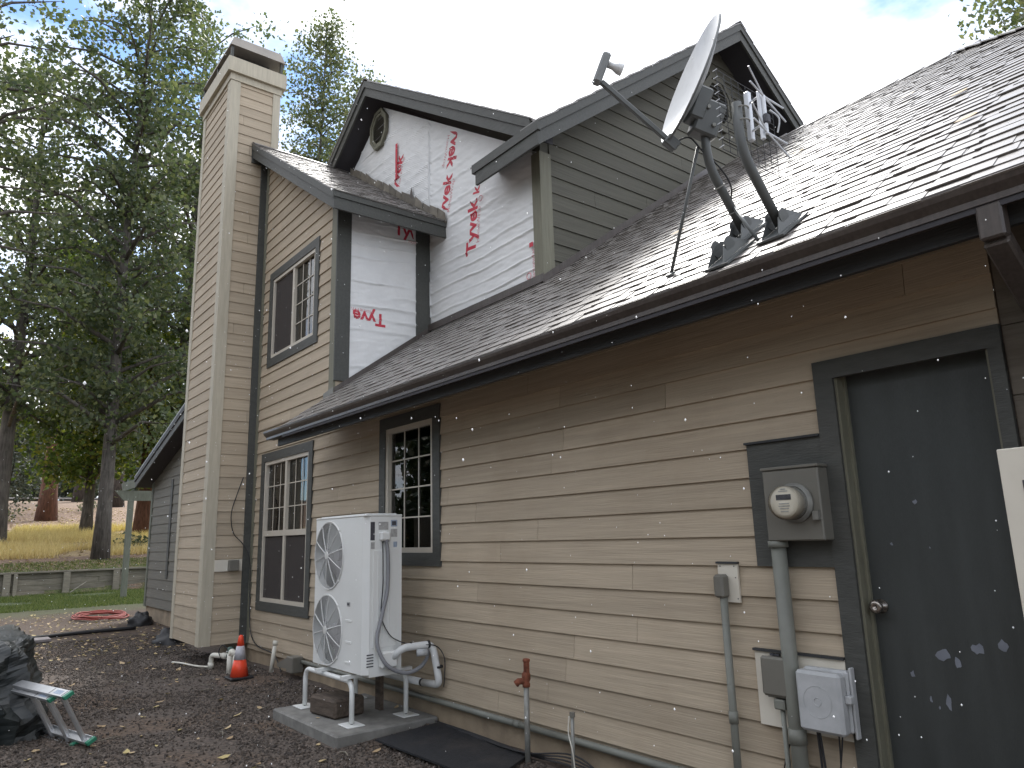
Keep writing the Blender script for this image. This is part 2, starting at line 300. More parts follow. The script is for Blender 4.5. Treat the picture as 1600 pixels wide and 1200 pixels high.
def smooth_path(pts, k=6):
    pts = [Vector(p) for p in pts]; out = []
    for i in range(len(pts) - 1):
        p0 = pts[max(i - 1, 0)]; p1 = pts[i]; p2 = pts[i + 1]; p3 = pts[min(i + 2, len(pts) - 1)]
        for j in range(k):
            t = j / k
            out.append(0.5 * ((2 * p1) + (p2 - p0) * t + (2 * p0 - 5 * p1 + 4 * p2 - p3) * t * t + (3 * p1 - p0 - 3 * p2 + p3) * t ** 3))
    out.append(pts[-1]); return out
def bend_path(pts, r=0.06, k=5):
    pts = [Vector(p) for p in pts]; out = [pts[0]]
    for i in range(1, len(pts) - 1):
        a = (pts[i - 1] - pts[i]); b = (pts[i + 1] - pts[i]); rr = min(r, a.length * 0.48, b.length * 0.48); a.normalize(); b.normalize()
        s, e = pts[i] + a * rr, pts[i] + b * rr
        for j in range(k + 1):
            t = j / k; out.append((1 - t) ** 2 * s + 2 * t * (1 - t) * pts[i] + t * t * e)
    out.append(pts[-1]); return out

def clip_poly(poly, f):
    out = []
    for i in range(len(poly)):
        a, b = poly[i], poly[(i + 1) % len(poly)]; fa, fb = f(a), f(b)
        if fa >= 0: out.append(a)
        if (fa >= 0) != (fb >= 0):
            t = fa / (fa - fb); out.append((a[0] + (b[0] - a[0]) * t, a[1] + (b[1] - a[1]) * t))
    return out
def clip_band(poly, z0, z1, u0=None, u1=None):
    p = clip_poly(poly, lambda q: q[1] - z0)
    if p: p = clip_poly(p, lambda q: z1 - q[1])
    if p and u0 is not None: p = clip_poly(p, lambda q: q[0] - u0)
    if p and u1 is not None: p = clip_poly(p, lambda q: u1 - q[0])
    if len(p) < 3: return None
    a = 0.5 * abs(sum(p[i][0] * p[(i + 1) % len(p)][1] - p[(i + 1) % len(p)][0] * p[i][1] for i in range(len(p))))
    return p if a > 0.0012 else None

def lap_siding(parent, region, openings, z0, pitch, to3, m, maxlen=3.7, seed=1, proud=0.024, name='siding_board'):
    """region: convex polygon (u,z); openings: rects (u0,u1,z0,z1); to3(u,z,off)->Vector"""
    rng = random.Random(seed); umin = min(p[0] for p in region); umax = max(p[0] for p in region); ztop = max(p[1] for p in region); zlow = min(p[1] for p in region)
    k = 0
    while z0 + k * pitch < ztop:
        b = z0 + k * pitch; t = b + pitch; k += 1
        if t < zlow: continue
        cuts = []; u = umin - rng.uniform(0, maxlen)
        while u < umax: cuts.append(u); u += maxlen * rng.uniform(0.75, 1.0)
        cuts.append(umax + 1)
        for i in range(len(cuts) - 1):
            rects = [(cuts[i] + 0.0015, cuts[i + 1] - 0.0015, b, t)]
            for (a0, a1, c0, c1) in openings:
                new = []
                for (p0, p1, q0, q1) in rects:
                    if a1 <= p0 or a0 >= p1 or c1 <= q0 or c0 >= q1: new.append((p0, p1, q0, q1)); continue
                    if a0 > p0: new.append((p0, a0, q0, q1))
                    if a1 < p1: new.append((a1, p1, q0, q1))
                    if c1 < q1: new.append((max(p0, a0), min(p1, a1), c1, q1))
                    if c0 > q0: new.append((max(p0, a0), min(p1, a1), q0, c0))
                rects = new
            for (p0, p1, q0, q1) in rects:
                poly = clip_band(region, q0, q1, p0, p1)
                if not poly: continue
                fr = [to3(u_, z_, proud - (proud * 0.62) * (z_ - b) / pitch) for u_, z_ in poly]; bk = [to3(u_, z_, 0.0005) for u_, z_ in poly]; n = len(poly)
                mb = MB(); mb.add(fr + bk, [tuple(range(n)), tuple(range(2 * n - 1, n - 1, -1))] + [(j, (j + 1) % n, (j + 1) % n + n, j + n) for j in range(n)])
                mb.build(name, m, parent)

# ------------------------------------------------------------------ ground
def gz(x, y):
    if x > -31.0:
        b = 0.05 * max(0.0, min(1.0, (y + 1.2) / 1.1)) * max(0, min(1, (x + 12) / 3)) if y < 3 else 0.05
        return b + 0.018 * noise.noise(Vector((x * 0.9, y * 0.9, 0))) + 0.008 * noise.noise(Vector((x * 4, y * 4, 3)))
    return 0.80 + 0.12 * (min(-31.0 - x, 40) + 0.25 * max(0, -71.0 - x) * (1 if x > -160 else 0) + (0.25 * 89 if x <= -160 else 0)) + 0.25 * noise.noise(Vector((x * 0.12, y * 0.12, 5)))
def spaced(a, b, c, fine, coarse):
    out = []; v = a
    while v < b - 1e-6:
        out.append(v); d = 0 if c[0] <= v <= c[1] else min(abs(v - c[0]), abs(v - c[1])); v += fine + coarse * d
    out.append(b); return out
xs = sorted(set([round(v, 3) for v in spaced(-600, 200, (-13, 1.5), 0.16, 0.07) if abs(v + 31) > 0.25] + [-30.98, -31.02])); ys = [round(v, 3) for v in spaced(-400, 500, (-4.5, 0.6), 0.16, 0.08)]
gm = MB(); gm.v = [(x, y, gz(x, y)) for x in xs for y in ys]; ny = len(ys)
gm.f = [(i * ny + j, (i + 1) * ny + j, (i + 1) * ny + j + 1, i * ny + j + 1) for i in range(len(xs) - 1) for j in range(ny - 1)]
def ground_mat():
    m = bpy.data.materials.new('ground_soil'); m.use_nodes = True; n, l = m.node_tree.nodes, m.node_tree.links; b = n['Principled BSDF']; b.inputs['Roughness'].default_value = 0.85
    g = n.new('ShaderNodeNewGeometry'); sp = n.new('ShaderNodeSeparateXYZ'); l.new(g.outputs['Position'], sp.inputs[0])
    n1 = n.new('ShaderNodeTexNoise'); n1.inputs['Scale'].default_value = 0.9; n1.inputs['Detail'].default_value = 8; n1.inputs['Roughness'].default_value = 0.65; l.new(g.outputs['Position'], n1.inputs['Vector'])
    off = n.new('ShaderNodeMath'); off.operation = 'MULTIPLY_ADD'; off.inputs[1].default_value = 5.0; l.new(n1.outputs['Fac'], off.inputs[0]); l.new(sp.outputs['X'], off.inputs[2])
    mr = n.new('ShaderNodeMapRange'); mr.inputs['From Min'].default_value = -87.5; mr.inputs['From Max'].default_value = 2.5; l.new(off.outputs[0], mr.inputs[0])
    r = n.new('ShaderNodeValToRGB'); cr = r.color_ramp; cr.interpolation = 'LINEAR'
    def pos(x): return (x + 87.5 + 0.0) / 90.0
    stops = [(-80, (0.16, 0.115, 0.075)), (-56, (0.20, 0.13, 0.085)), (-46, (0.21, 0.135, 0.09)), (-44, (0.36, 0.27, 0.15)), (-35.5, (0.40, 0.30, 0.17)), (-34.5, (0.24, 0.165, 0.12)), (-31.6, (0.22, 0.15, 0.105)),
             (-30.9, (0.10, 0.12, 0.045)), (-29, (0.075, 0.10, 0.035)), (-23.5, (0.085, 0.10, 0.04)), (-20.2, (0.075, 0.05, 0.034)), (-14, (0.065, 0.045, 0.033)), (-12.5, (0.088, 0.069, 0.057)), (1, (0.085, 0.066, 0.053))]
    cr.elements[0].position = pos(stops[0][0] + 2.5); cr.elements[0].color = (*stops[0][1], 1); cr.elements[1].position = pos(stops[-1][0] + 1.4); cr.elements[1].color = (*stops[-1][1], 1)
    for x, c in stops[1:-1]: e = cr.elements.new(pos(x + 2.5)); e.color = (*c, 1)
    l.new(mr.outputs[0], r.inputs[0])
    n2 = n.new('ShaderNodeTexNoise'); n2.inputs['Scale'].default_value = 28; n2.inputs['Detail'].default_value = 6; l.new(g.outputs['Position'], n2.inputs['Vector'])
    n3 = n.new('ShaderNodeTexNoise'); n3.inputs['Scale'].default_value = 1.3; n3.inputs['Detail'].default_value = 6; l.new(g.outputs['Position'], n3.inputs['Vector'])
    r3 = n.new('ShaderNodeMapRange'); r3.inputs['From Min'].default_value = 0.5; r3.inputs['From Max'].default_value = 0.68; r3.inputs['To Max'].default_value = 0.75; l.new(n3.outputs['Fac'], r3.inputs[0])
    zr = n.new('ShaderNodeMapRange'); zr.inputs['From Min'].default_value = -19; zr.inputs['From Max'].default_value = -14; l.new(sp.outputs['X'], zr.inputs[0])
    zm = n.new('ShaderNodeMath'); zm.operation = 'MULTIPLY'; l.new(r3.outputs[0], zm.inputs[0]); l.new(zr.outputs[0], zm.inputs[1])
    mx = n.new('ShaderNodeMix'); mx.data_type = 'RGBA'; l.new(zm.outputs[0], mx.inputs[0]); l.new(r.outputs[0], mx.inputs[6]); mx.inputs[7].default_value = (0.115, 0.075, 0.048, 1)
    vr = n.new('ShaderNodeMapRange'); vr.inputs['From Min'].default_value = 0.3; vr.inputs['From Max'].default_value = 0.7; vr.inputs['To Min'].default_value = 0.45; vr.inputs['To Max'].default_value = 1.55; l.new(n2.outputs['Fac'], vr.inputs[0])
    hs = n.new('ShaderNodeHueSaturation'); l.new(vr.outputs[0], hs.inputs['Value']); l.new(mx.outputs[2], hs.inputs['Color']); l.new(hs.outputs[0], b.inputs['Base Color'])
    bp = n.new('ShaderNodeBump'); bp.inputs['Strength'].default_value = 0.8; bp.inputs['Distance'].default_value = 0.02; l.new(n2.outputs['Fac'], bp.inputs['Height']); l.new(bp.outputs[0], b.inputs['Normal'])
    return m
M['ground'] = ground_mat()
gm.build('ground', 'ground', None, True, kind='structure')

# ------------------------------------------------------------------ house
house = thing('house', (-6, 1.0, 0), 'tan lap-sided two-storey house with chimney, white wrapped upper walls and shingled garage roof', 'house')
Z0, PITCH = 0.273, 0.1556
XA, YB, XC = -7.66, 1.284, -5.415           # bump-out corner, wrapped wall, gray side wall
RM, RC = 0.715, 3.225                        # garage roof: z = RM*y + RC
def roofz(y): return RM * y + RC
WINS = {'lower': (-9.87, -8.17, 0.706, 2.73), 'upper': (-9.84, -8.15, 3.93, 5.309), 'small': (-6.52, -5.415, 1.316, 2.735)}
DOOR = (-1.889, -1.043, 0.26, 2.377)
# foundation
MB().box(-10.2, 3.0, 0.03, 0.3, -0.4, 0.285).build('foundation', 'foundation', house)
MB().box(-11.5, -10.2, 0.05, 0.3, -0.4, 0.27).build('foundation', 'foundation', house)

def wall_core(name, x0, x1, z0, z1, holes, y0, y1, m, parent):
    xs_ = sorted({x0, x1, *[v for h in holes for v in h[:2]]}); zs_ = sorted({z0, z1, *[v for h in holes for v in h[2:]]}); mb = MB()
    for a, b in zip(xs_, xs_[1:]):
        for c, d in zip(zs_, zs_[1:]):
            cx, cz = (a + b) / 2, (c + d) / 2
            if not any(h[0] < cx < h[1] and h[2] < cz < h[3] for h in holes): mb.box(a, b, y0, y1, c, d)
    return mb.build(name, m, parent)
def inset(r, d): return (r[0] + d, r[1] - d, r[2] + d, r[3] - d)
CAS = 0.115
door_hole = (DOOR[0] + 0.06, DOOR[1] - 0.03, 0.2, DOOR[3] - 0.06)
lower_wall = wall_core('front_wall', -10.2, -1.045, Z0, 3.12, [inset(WINS['lower'], 0.08), inset(WINS['small'], 0.08), (door_hole[0], -1.045, 0.2, door_hole[3])], 0.0, 0.14, 'tan', house)
upper_wall = MB()
hu = inset(WINS['upper'], 0.08)
def rakeA(x): return 5.44 - 0.668 * (x + 7.27)        # underside line of bump-out rake
for a, b, c, d in ((-10.2, hu[0], 3.12, hu[3]), (hu[1], XA - 0.001, 3.12, hu[3]), (hu[0], hu[1], 3.12, hu[2])): upper_wall.box(a, b, 0.0, 0.14, c, d)
upper_wall.prism([(-10.2, 0, hu[3]), (XA - 0.001, 0, hu[3]), (XA - 0.001, 0, rakeA(XA)), (-10.2, 0, rakeA(-10.2))], (0, 0.14, 0))
upper_wall = upper_wall.build('bump_out_wall', 'tan', house)
fr = lambda u, z, o: Vector((u, -o, z))
lap_siding(lower_wall, [(-10.1, Z0), (-1.045, Z0), (-1.045, 3.09), (-10.1, 3.09)], [inset(WINS['lower'], 0.05), inset(WINS['small'], 0.05), (DOOR[0] + 0.04, -1.0, 0, DOOR[3] - 0.04)], Z0, PITCH, fr, 'tan', 3.66, 3)
lap_siding(upper_wall, [(-10.1, 3.0745), (XA - 0.08, 3.0745), (XA - 0.08, rakeA(XA)), (-10.1, rakeA(-10.1))], [inset(WINS['upper'], 0.05)], Z0, PITCH, fr, 'tan', 3.66, 5)
# wall piece right of the door
rw = MB().box(-1.041, 3.0, 0.0, 0.14, 0.2, 3.12).build('end_wall', 'oldtan' if 'oldtan' in M else 'tan', house)
for k in range(9):
    MB().box(-1.036, 3.0, -0.016, -0.001, 0.27 + k * 0.30, 0.27 + k * 0.30 + 0.296).build('wide_board', 'brown_board', rw)
MB().box(-1.042, -1.036, -0.010, -0.001, 0.3, 3.1).build('caulk_joint', 'oldwood', rw)
# bump-out corner boards and chimney junction boards
MB().box(XA - 0.125, XA + 0.002, -0.028, -0.001, 3.26, rakeA(XA) - 0.0).build('corner_trim', 'olive', house)
MB().box(XA + 0.003, XA + 0.028, -0.028, 0.155, 3.36, rakeA(XA) + 0.03).build('corner_trim', 'dark', house)
MB().box(XA + 0.006, XA + 0.030, 1.06, YB - 0.002, 4.0, 5.6).build('corner_trim', 'dark', house)
MB().box(-10.185, -10.09, -0.026, -0.001, Z0 - 0.005, rakeA(-10.1) - 0.02).build('corner_trim', 'olive', house)
MB().box(-10.212, -10.188, -0.115, -0.001, Z0 - 0.01, rakeA(-10.2) - 0.02).build('corner_trim', 'dark', house)

# --- chimney
ch = MB().box(-11.60, -10.24, -0.60, 0.13, Z0, 8.60).build('chimney', 'tan', house)
lap_siding(ch, [(-0.48, Z0), (0.02, Z0), (0.02, 8.43), (-0.48, 8.43)], [(-0.10, 0.3, 0, 6.9)], Z0, PITCH, lambda u, z, o: Vector((-10.24 + o, u, z)), 'tan_y', 4, 11, 0.018)
lap_siding(ch, [(-11.5, Z0), (-10.36, Z0), (-10.36, 8.43), (-11.5, 8.43)], [], Z0, PITCH, lambda u, z, o: Vector((u, -0.60 - o, z)), 'tan', 4, 12, 0.018)
for bx in ((-10.238, -10.212, -0.626, -0.478, Z0 - 0.006, 8.42), (-10.238, -10.212, 0.02, 0.135, 6.2, 8.42), (-10.365, -10.2385, -0.626, -0.6005, Z0 - 0.006, 8.42), (-11.625, -11.50, -0.626, -0.6005, Z0 - 0.006, 8.42), (-11.625, -11.6005, -0.60, 0.13, Z0, 8.42)):
    MB().box(*bx).build('corner_trim', 'trim_light', ch)
def band(x0, x1, y0, y1, z0, z1, t, name, m):
    mb = MB(); mb.box(x0, x1, y0, y0 + t, z0, z1); mb.box(x0, x1, y1 - t, y1, z0, z1); mb.box(x0, x0 + t, y0 + t, y1 - t, z0, z1); mb.box(x1 - t, x1, y0 + t, y1 - t, z0, z1); return mb.build(name, m, ch)
band(-11.640, -10.198, -0.640, 0.150, 8.422, 8.53, 0.03, 'frieze_board', 'trim_light')
band(-11.69, -10.15, -0.69, 0.20, 8.532, 8.77, 0.08, 'cap_band', 'trim_light')
MB().box(-11.66, -10.18, -0.66, 0.17, 8.772, 8.79).build('cap_flashing', 'dark', ch)
MB().box(-11.45, -10.42, -0.5, 0.0, 8.791, 8.99).build('cap_gap_dark_fill', 'soffit', ch)  # dark box added, putting shade into the gap under the chimney cap
for px, py in ((-11.62, -0.63), (-10.22, -0.63), (-11.62, 0.13), (-10.22, 0.13), (-10.9, -0.63)):
    MB().box(px - 0.02, px + 0.02, py - 0.02, py + 0.02, 8.79, 8.985).build('cap_leg', 'dark', ch)
mb = MB(); a = [(-11.66, -0.67, 8.985), (-10.17, -0.67, 8.985), (-10.17, 0.18, 8.985), (-11.66, 0.18, 8.985)]; c = [(-11.60, -0.61, 9.17), (-10.23, -0.61, 9.17), (-10.23, 0.12, 9.17), (-11.60, 0.12, 9.17)]
mb.add(a + c, [(3, 2, 1, 0), (4, 5, 6, 7), (0, 1, 5, 4), (1, 2, 6, 5), (2, 3, 7, 6), (3, 0, 4, 7)]); mb.build('chimney_cap', 'cap_metal', ch)
# boxed outlet on a light board low on the chimney
MB().box(-10.221, -10.203, -0.478, -0.12, 1.20, 1.35).build('mounting_board', 'whiteplate', ch)
MB().bevbox(-10.203, -10.13, -0.31, -0.18, 1.20, 1.345, 0.008).build('outlet_box', 'metal_gray', ch)

# --- windows
def window(rect, name, style, label):
    x0, x1, z0, z1 = rect; w = MB()
    w.box(x0, x1, -0.034, -0.003, z1 - CAS, z1); w.box(x0, x1, -0.034, -0.003, z0, z0 + CAS); w.box(x0, x0 + CAS, -0.034, -0.003, z0 + CAS, z1 - CAS); w.box(x1 - CAS, x1, -0.034, -0.003, z0 + CAS, z1 - CAS)
    w = w.build('window', 'dark', house); w['label'] = label
    a, b, c, d = x0 + CAS, x1 - CAS, z0 + CAS, z1 - CAS; t = 0.045
    f = MB(); f.box(a, b, -0.022, 0.06, d - t, d); f.box(a, b, -0.022, 0.06, c, c + t); f.box(a, a + t, -0.022, 0.06, c + t, d - t); f.box(b - t, b, -0.022, 0.06, c + t, d - t); f.build('frame', 'vinyl', w)
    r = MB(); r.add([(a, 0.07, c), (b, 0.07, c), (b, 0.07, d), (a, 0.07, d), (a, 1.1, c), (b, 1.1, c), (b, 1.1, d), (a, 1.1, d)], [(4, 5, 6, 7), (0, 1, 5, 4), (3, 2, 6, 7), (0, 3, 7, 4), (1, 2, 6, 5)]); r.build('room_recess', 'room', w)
    def pane(p, q, r_, s, nm, mm, y): MB().box(p, q, y, y + 0.004, r_, s).build(nm, mm, w)
    def munt(p, q, r_, s, nx, nz, y=0.011):
        for i in range(1, nx): xx = p + (q - p) * i / nx; MB().box(xx - 0.006, xx + 0.006, y, y + 0.006, r_, s).build('muntin', 'vinyl', w)
        for i in range(1, nz): zz = r_ + (s - r_) * i / nz; MB().box(p, q, y + 0.001, y + 0.007, zz - 0.006, zz + 0.006).build('muntin', 'vinyl', w)
    A, B, C_, D_ = a + t, b - t, c + t, d - t; mid = (A + B) / 2
    if style == 'slider':
        MB().box(mid - 0.03, mid + 0.03, -0.016, 0.05, C_, D_).build('meeting_rail', 'vinyl', w)
        pane(A, mid - 0.03, C_, D_, 'pane', 'glass', 0.03); pane(mid + 0.03, B, C_, D_, 'pane', 'glass', 0.022)
        pane(A, mid - 0.03, C_, D_, 'insect_screen', 'screen', 0.004)
        munt(mid + 0.03, B, C_, D_, 3, 4)
        for i in range(9):
            u0 = mid + 0.08 + i * 0.05; MB().prism([(u0, 0.10, C_), (u0 + 0.03, 0.13, C_), (u0 + 0.05, 0.10, C_), (u0 + 0.03, 0.115, C_)], (0, 0, D_ - C_)).build('curtain_fold', 'curtain', w)
    elif style == 'double':
        zm = c + (d - c) * 0.475
        MB().box(A, B, -0.018, 0.05, zm - 0.035, zm + 0.035).build('meeting_rail', 'vinyl', w)
        MB().box(mid - 0.03, mid + 0.03, -0.016, 0.05, C_, zm - 0.035).build('mullion', 'vinyl', w); MB().box(mid - 0.03, mid + 0.03, -0.016, 0.05, zm + 0.035, D_).build('mullion', 'vinyl', w)
        for p, q in ((A, mid - 0.03), (mid + 0.03, B)):
            pane(p, q, C_, zm - 0.035, 'pane', 'glass', 0.03); pane(p, q, zm + 0.035, D_, 'pane', 'glass', 0.024); pane(p, q, C_, zm - 0.035, 'insect_screen', 'screen', 0.004)
            munt(p, q, zm + 0.035, D_, 3, 3)
        for i in range(12):
            zz = zm + 0.06 + i * 0.065
            if zz < D_ - 0.06: MB().box(A, B, 0.09, 0.12, zz, zz + 0.05).build('blind_slat', 'blind', w)
    else:
        pane(A, B, C_, D_, 'pane', 'glass', 0.02); munt(A, B, C_, D_, 3, 4)
        MB().prism([(B - 0.16, 0.3, C_), (B - 0.02, 0.3, C_), (B - 0.02, 0.3, C_ + 0.35), (B - 0.1, 0.3, C_ + 0.35)], (0, 0.1, 0)).build('pale_object_on_sill', 'curtain', w)
    return w
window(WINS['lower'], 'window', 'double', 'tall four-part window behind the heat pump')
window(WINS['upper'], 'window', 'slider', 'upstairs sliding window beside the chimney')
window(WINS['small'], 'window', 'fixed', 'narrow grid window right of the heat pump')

# --- door
X0, X1, ZB, ZT = DOOR
d = MB().box(-1.785, -1.075, 0.055, 0.10, 0.262, 2.30).build('door', 'door', house)
cas = MB(); cas.box(X0, X1, -0.036, -0.002, ZT - 0.095, ZT); cas.box(X0, X0 + 0.10, -0.036, -0.002, 0.26, ZT - 0.095); cas.box(X1 - 0.055, X1, -0.036, -0.002, 0.26, ZT - 0.095); cas.build('door_casing', 'dark', house)
jb = MB(); jb.box(X0 + 0.10, X0 + 0.113, -0.018, 0.14, 0.26, 2.31); jb.box(X0 + 0.113, X0 + 0.125, 0.035, 0.056, 0.26, 2.30); jb.box(X0 + 0.10, X1 - 0.055, -0.018, 0.14, 2.31, 2.325); jb.box(X0 + 0.113, X1 - 0.055, 0.035, 0.056, 2.30, 2.31); jb.box(X1 - 0.068, X1 - 0.055, -0.018, 0.14, 0.26, 2.31); jb.build('door_jamb', 'olive', house)
MB().box(X0 + 0.1, X1 - 0.05, -0.05, 0.14, 0.225, 0.26).build('door_sill', 'concrete', house)
MB().lathe([(0.0, 0.0), (0.032, 0.0), (0.033, 0.008), (0.014, 0.012), (0.013, 0.03), (0.024, 0.036), (0.031, 0.05), (0.030, 0.064), (0.02, 0.070), (0.008, 0.070), (0.007, 0.066), (0, 0.066)], (-1.728, 0.055, 1.185), (0, -1, 0), 20).build('door_knob', 'chrome', d, True)
rp = random.Random(4)
for cx, cz, w_, h_ in ((-1.482, 0.996, 0.075, 0.065), (-1.427, 0.965, 0.028, 0.060), (-1.346, 1.028, 0.055, 0.055), (-1.244, 1.050, 0.040, 0.055), (-1.627, 0.897, 0.022, 0.035), (-1.488, 0.798, 0.030, 0.075), (-1.562, 0.798, 0.014, 0.030), (-1.516, 1.657, 0.020, 0.022), (-1.645, 1.468, 0.013, 0.022), (-1.478, 1.450, 0.009, 0.010), (-1.529, 0.769, 0.010, 0.015)):
    pts = []
    for i in range(11):
        a_ = i / 11 * 2 * math.pi; r_ = rp.uniform(0.5, 1.1); pts.append((cx + w_ / 2 * r_ * math.cos(a_), 0.0535, cz + h_ / 2 * r_ * math.sin(a_)))
    MB().prism(pts, (0, 0.003, 0)).build('peeled_paint_patch', 'primer', d)

# --- garage roof
HIP = 2.08
deck = MB()
front = [(XA, -0.60, roofz(-0.60) - 0.02), (2.68, -0.60, roofz(-0.60) - 0.02), (-2.25, 4.33, roofz(4.33) - 0.02), (XA, 4.33, roofz(4.33) - 0.02)]
deck.prism(front, (0, 0, -0.11))
deck.prism([(2.68, -0.60, front[1][2]), (2.68, 9.26, front[1][2]), (-2.25, 4.33, front[2][2])], (0, 0, -0.11))
deck.prism([(2.68, 9.26, front[1][2]), (XA, 9.26, front[1][2]), (XA, 4.33, front[2][2]), (-2.25, 4.33, front[2][2])], (0, 0, -0.11))
garage_roof = deck.build('garage_roof', 'soffit', house)
slope = math.atan(RM); cs, sn = math.cos(slope), math.sin(slope)
EXP = 0.143
def shingle_mesh(i, w=1.0):
    r = random.Random(100 + i); mb = MB(); L = EXP + 0.09; mb.box(0, w - 0.003, 0, L, 0.0, 0.0055); x = r.uniform(-0.05, 0.05)
    while x < w:
        tw = r.uniform(0.14, 0.36); x0_, x1_ = max(0, x), min(w - 0.003, x + tw)
        if x1_ - x0_ > 0.03: mb.prism([(x0_, -0.002, 0.0056), (x1_, -0.002, 0.0056), (x1_ - 0.012, EXP + 0.01, 0.0056), (x0_ + 0.012, EXP + 0.01, 0.0056)], (0, 0, r.uniform(0.003, 0.0055)))
        x += tw + r.uniform(0.05, 0.16)
    # tilt so the lower edge stands proud of the course below
    mb.v = [(v[0], v[1], v[2] + 0.011 * (1 - v[1] / (L))) for v in mb.v]
    me = mb.mesh('shingle', 'shingle'); fix_normals(me); return me
sh_meshes = [shingle_mesh(i) for i in range(6)]
rs = random.Random(21)
def place_shingle(me, parent, mat4, sx):
    o = bpy.data.objects.new('shingle', me); col.objects.link(o); o.parent = parent; o.matrix_parent_inverse = wmat(parent).inverted(); o.matrix_world = mat4
    loc, rot, sc = mat4.decompose(); o.location = loc; o.rotation_euler = rot.to_euler(); o.scale = (sx, 1, 1)
ncourse = int((4.30 + 0.635) / (EXP * cs)) + 1
for k in range(ncourse):
    y = -0.635 + k * EXP * cs
    if y > 4.2: break
    x_lo = XA if y < YB - 0.1 else XC - 0.1; x_hi = min(0.9, HIP - y - 0.06)
    x = x_lo - ((k * 0.34 + rs.uniform(0, 0.08)) % 1.0)
    while x < x_hi:
        a_, b_ = max(x, x_lo - rs.uniform(0, 0.01)), min(x + 1.0, x_hi)
        if b_ - a_ > 0.07:
            me = rs.choice(sh_meshes); rot = Matrix.Rotation(slope + rs.uniform(-0.0012, 0.0012), 4, 'X') @ Matrix.Rotation(rs.uniform(-0.003, 0.003), 4, 'Z')
            place_shingle(me, garage_roof, Matrix.Translation((a_, y, roofz(y) - 0.018 + rs.uniform(0, 0.003))) @ rot, b_ - a_ - 0.002)
        x += 1.0
# ridge and hip caps
def cap_piece(p, q, n1, n2, name='ridge_cap', parent=None):
    p, q = Vector(p), Vector(q); mb = MB(); t = Vector((0, 0, 0.012)); n1, n2 = Vector(n1) * 0.15, Vector(n2) * 0.15
    lift = Vector((0, 0, 0.014))
    mb.add([p + n1, p, p + n2, q + n1 + lift, q + lift, q + n2 + lift, p + n1 - t, p - t, p + n2 - t, q + n1 + lift - t, q + lift - t, q + n2 + lift - t],
           [(0, 1, 4, 3), (1, 2, 5, 4), (6, 9, 10, 7), (7, 10, 11, 8), (0, 3, 9, 6), (2, 8, 11, 5), (3, 4, 10, 9), (4, 5, 11, 10), (0, 6, 7, 1), (1, 7, 8, 2)]); mb.build(name, 'shingle', parent)
zr = roofz(4.33) + 0.012; x = XC + 0.35
while x < -2.25: cap_piece((x, 4.33, zr), (x + 0.28, 4.33, zr), (0, -cs, -sn), (0, cs, -sn), parent=garage_roof); x += 0.27
t = 0.0
while t < 3.6:
    p = Vector((-2.25 + t, 4.33 - t, zr - RM * t)); dq = 0.19
    q = Vector((-2.25 + t + dq, 4.33 - t - dq, zr - RM * (t + dq)))
    cap_piece(q, p, Vector((-0.62, -0.62, -0.30)), Vector((0.62, 0.62, -0.30)), parent=garage_roof, name='hip_cap'); t += 0.185
# yellow leaves stuck on the roof
for lx, ly in ((-1.5, 1.5), (-2.05, 1.25), (-3.0, 2.2), (-1.2, 0.55), (-2.2, 2.6), (-3.3, 0.8)):
    pts = [(lx + 0.05 * math.cos(i * 0.9) * (1 + 0.3 * math.sin(i * 2)), ly + 0.04 * math.sin(i * 0.9), roofz(ly + 0.04 * math.sin(i * 0.9)) + 0.02) for i in range(7)]
    MB().prism(pts, (0, 0, 0.002)).build('fallen_leaf', 'litter', None, label=None)
leafs = [o for o in col.objects if o.name.startswith('fallen_leaf')]
for o, t_ in zip(leafs, ('fourth', 'third', 'second', 'rightmost and lowest', 'highest, near the ridge', 'leftmost, near the strut')): tag(o, 'yellow leaf on the wet garage roof shingles, ' + ({'fourth': 'second from the right', 'third': 'third from the right', 'second': 'close under the gray gable'}.get(t_, t_)), 'leaf', 'yellow leaves on the garage roof')

# fascia, gutter, downspout
MB().box(-8.01, 2.6, -0.513, -0.485, 2.613, 2.80).build('fascia', 'fascia', house)
MB().prism([(-8.01, -0.484, 2.62), (-8.01, -0.484, 2.80), (-8.01, -0.02, 3.11), (-8.01, -0.02, 3.09)], (0.03, 0, 0)).build('rake_end_board', 'fascia', house)
MB().box(-7.98, 2.6, -0.10, -0.022, 2.93, 3.05).build('frieze_board', 'fascia', house)
gp = [(-0.514, 2.795), (-0.514, 2.690), (-0.606, 2.690), (-0.606, 2.714), (-0.616, 2.724), (-0.634, 2.742), (-0.642, 2.760), (-0.642, 2.778), (-0.628, 2.780), (-0.628, 2.770), (-0.600, 2.722), (-0.596, 2.700), (-0.522, 2.700), (-0.522, 2.795)]
MB().prism([(-8.12, y_, z_) for y_, z_ in gp], (10.7, 0, 0)).build('gutter', 'gutter', house)
MB().prism([(-8.125, y_, z_) for y_, z_ in gp[:8]], (0.004, 0, 0)).build('gutter_end_cap', 'gutter', house)
MB().box(-8.0, 2.6, -0.53, -0.45, 2.803, 2.812).build('drip_edge', 'gutter', house)
ds = MB(); ds.bevbox(-0.885, -0.80, -0.605, -0.535, 2.555, 2.689, 0.008)
Mdir = Matrix.Translation((-0.842, -0.565, 2.565)) @ Vector((0, 0.53, -0.34)).to_track_quat('X', 'Z').to_matrix().to_4x4(); ds.bevbox(0.0, 0.62, -0.042, 0.042, -0.033, 0.033, 0.008, Mdir)
for i in range(4): ds.box(0.0, 0.62, -0.034 + i * 0.02, -0.026 + i * 0.02, 0.033, 0.037, Mdir)
ds.bevbox(-0.884, -0.80, -0.095, -0.025, 0.1, 2.26, 0.008); ds.build('downspout', 'gutter', house)

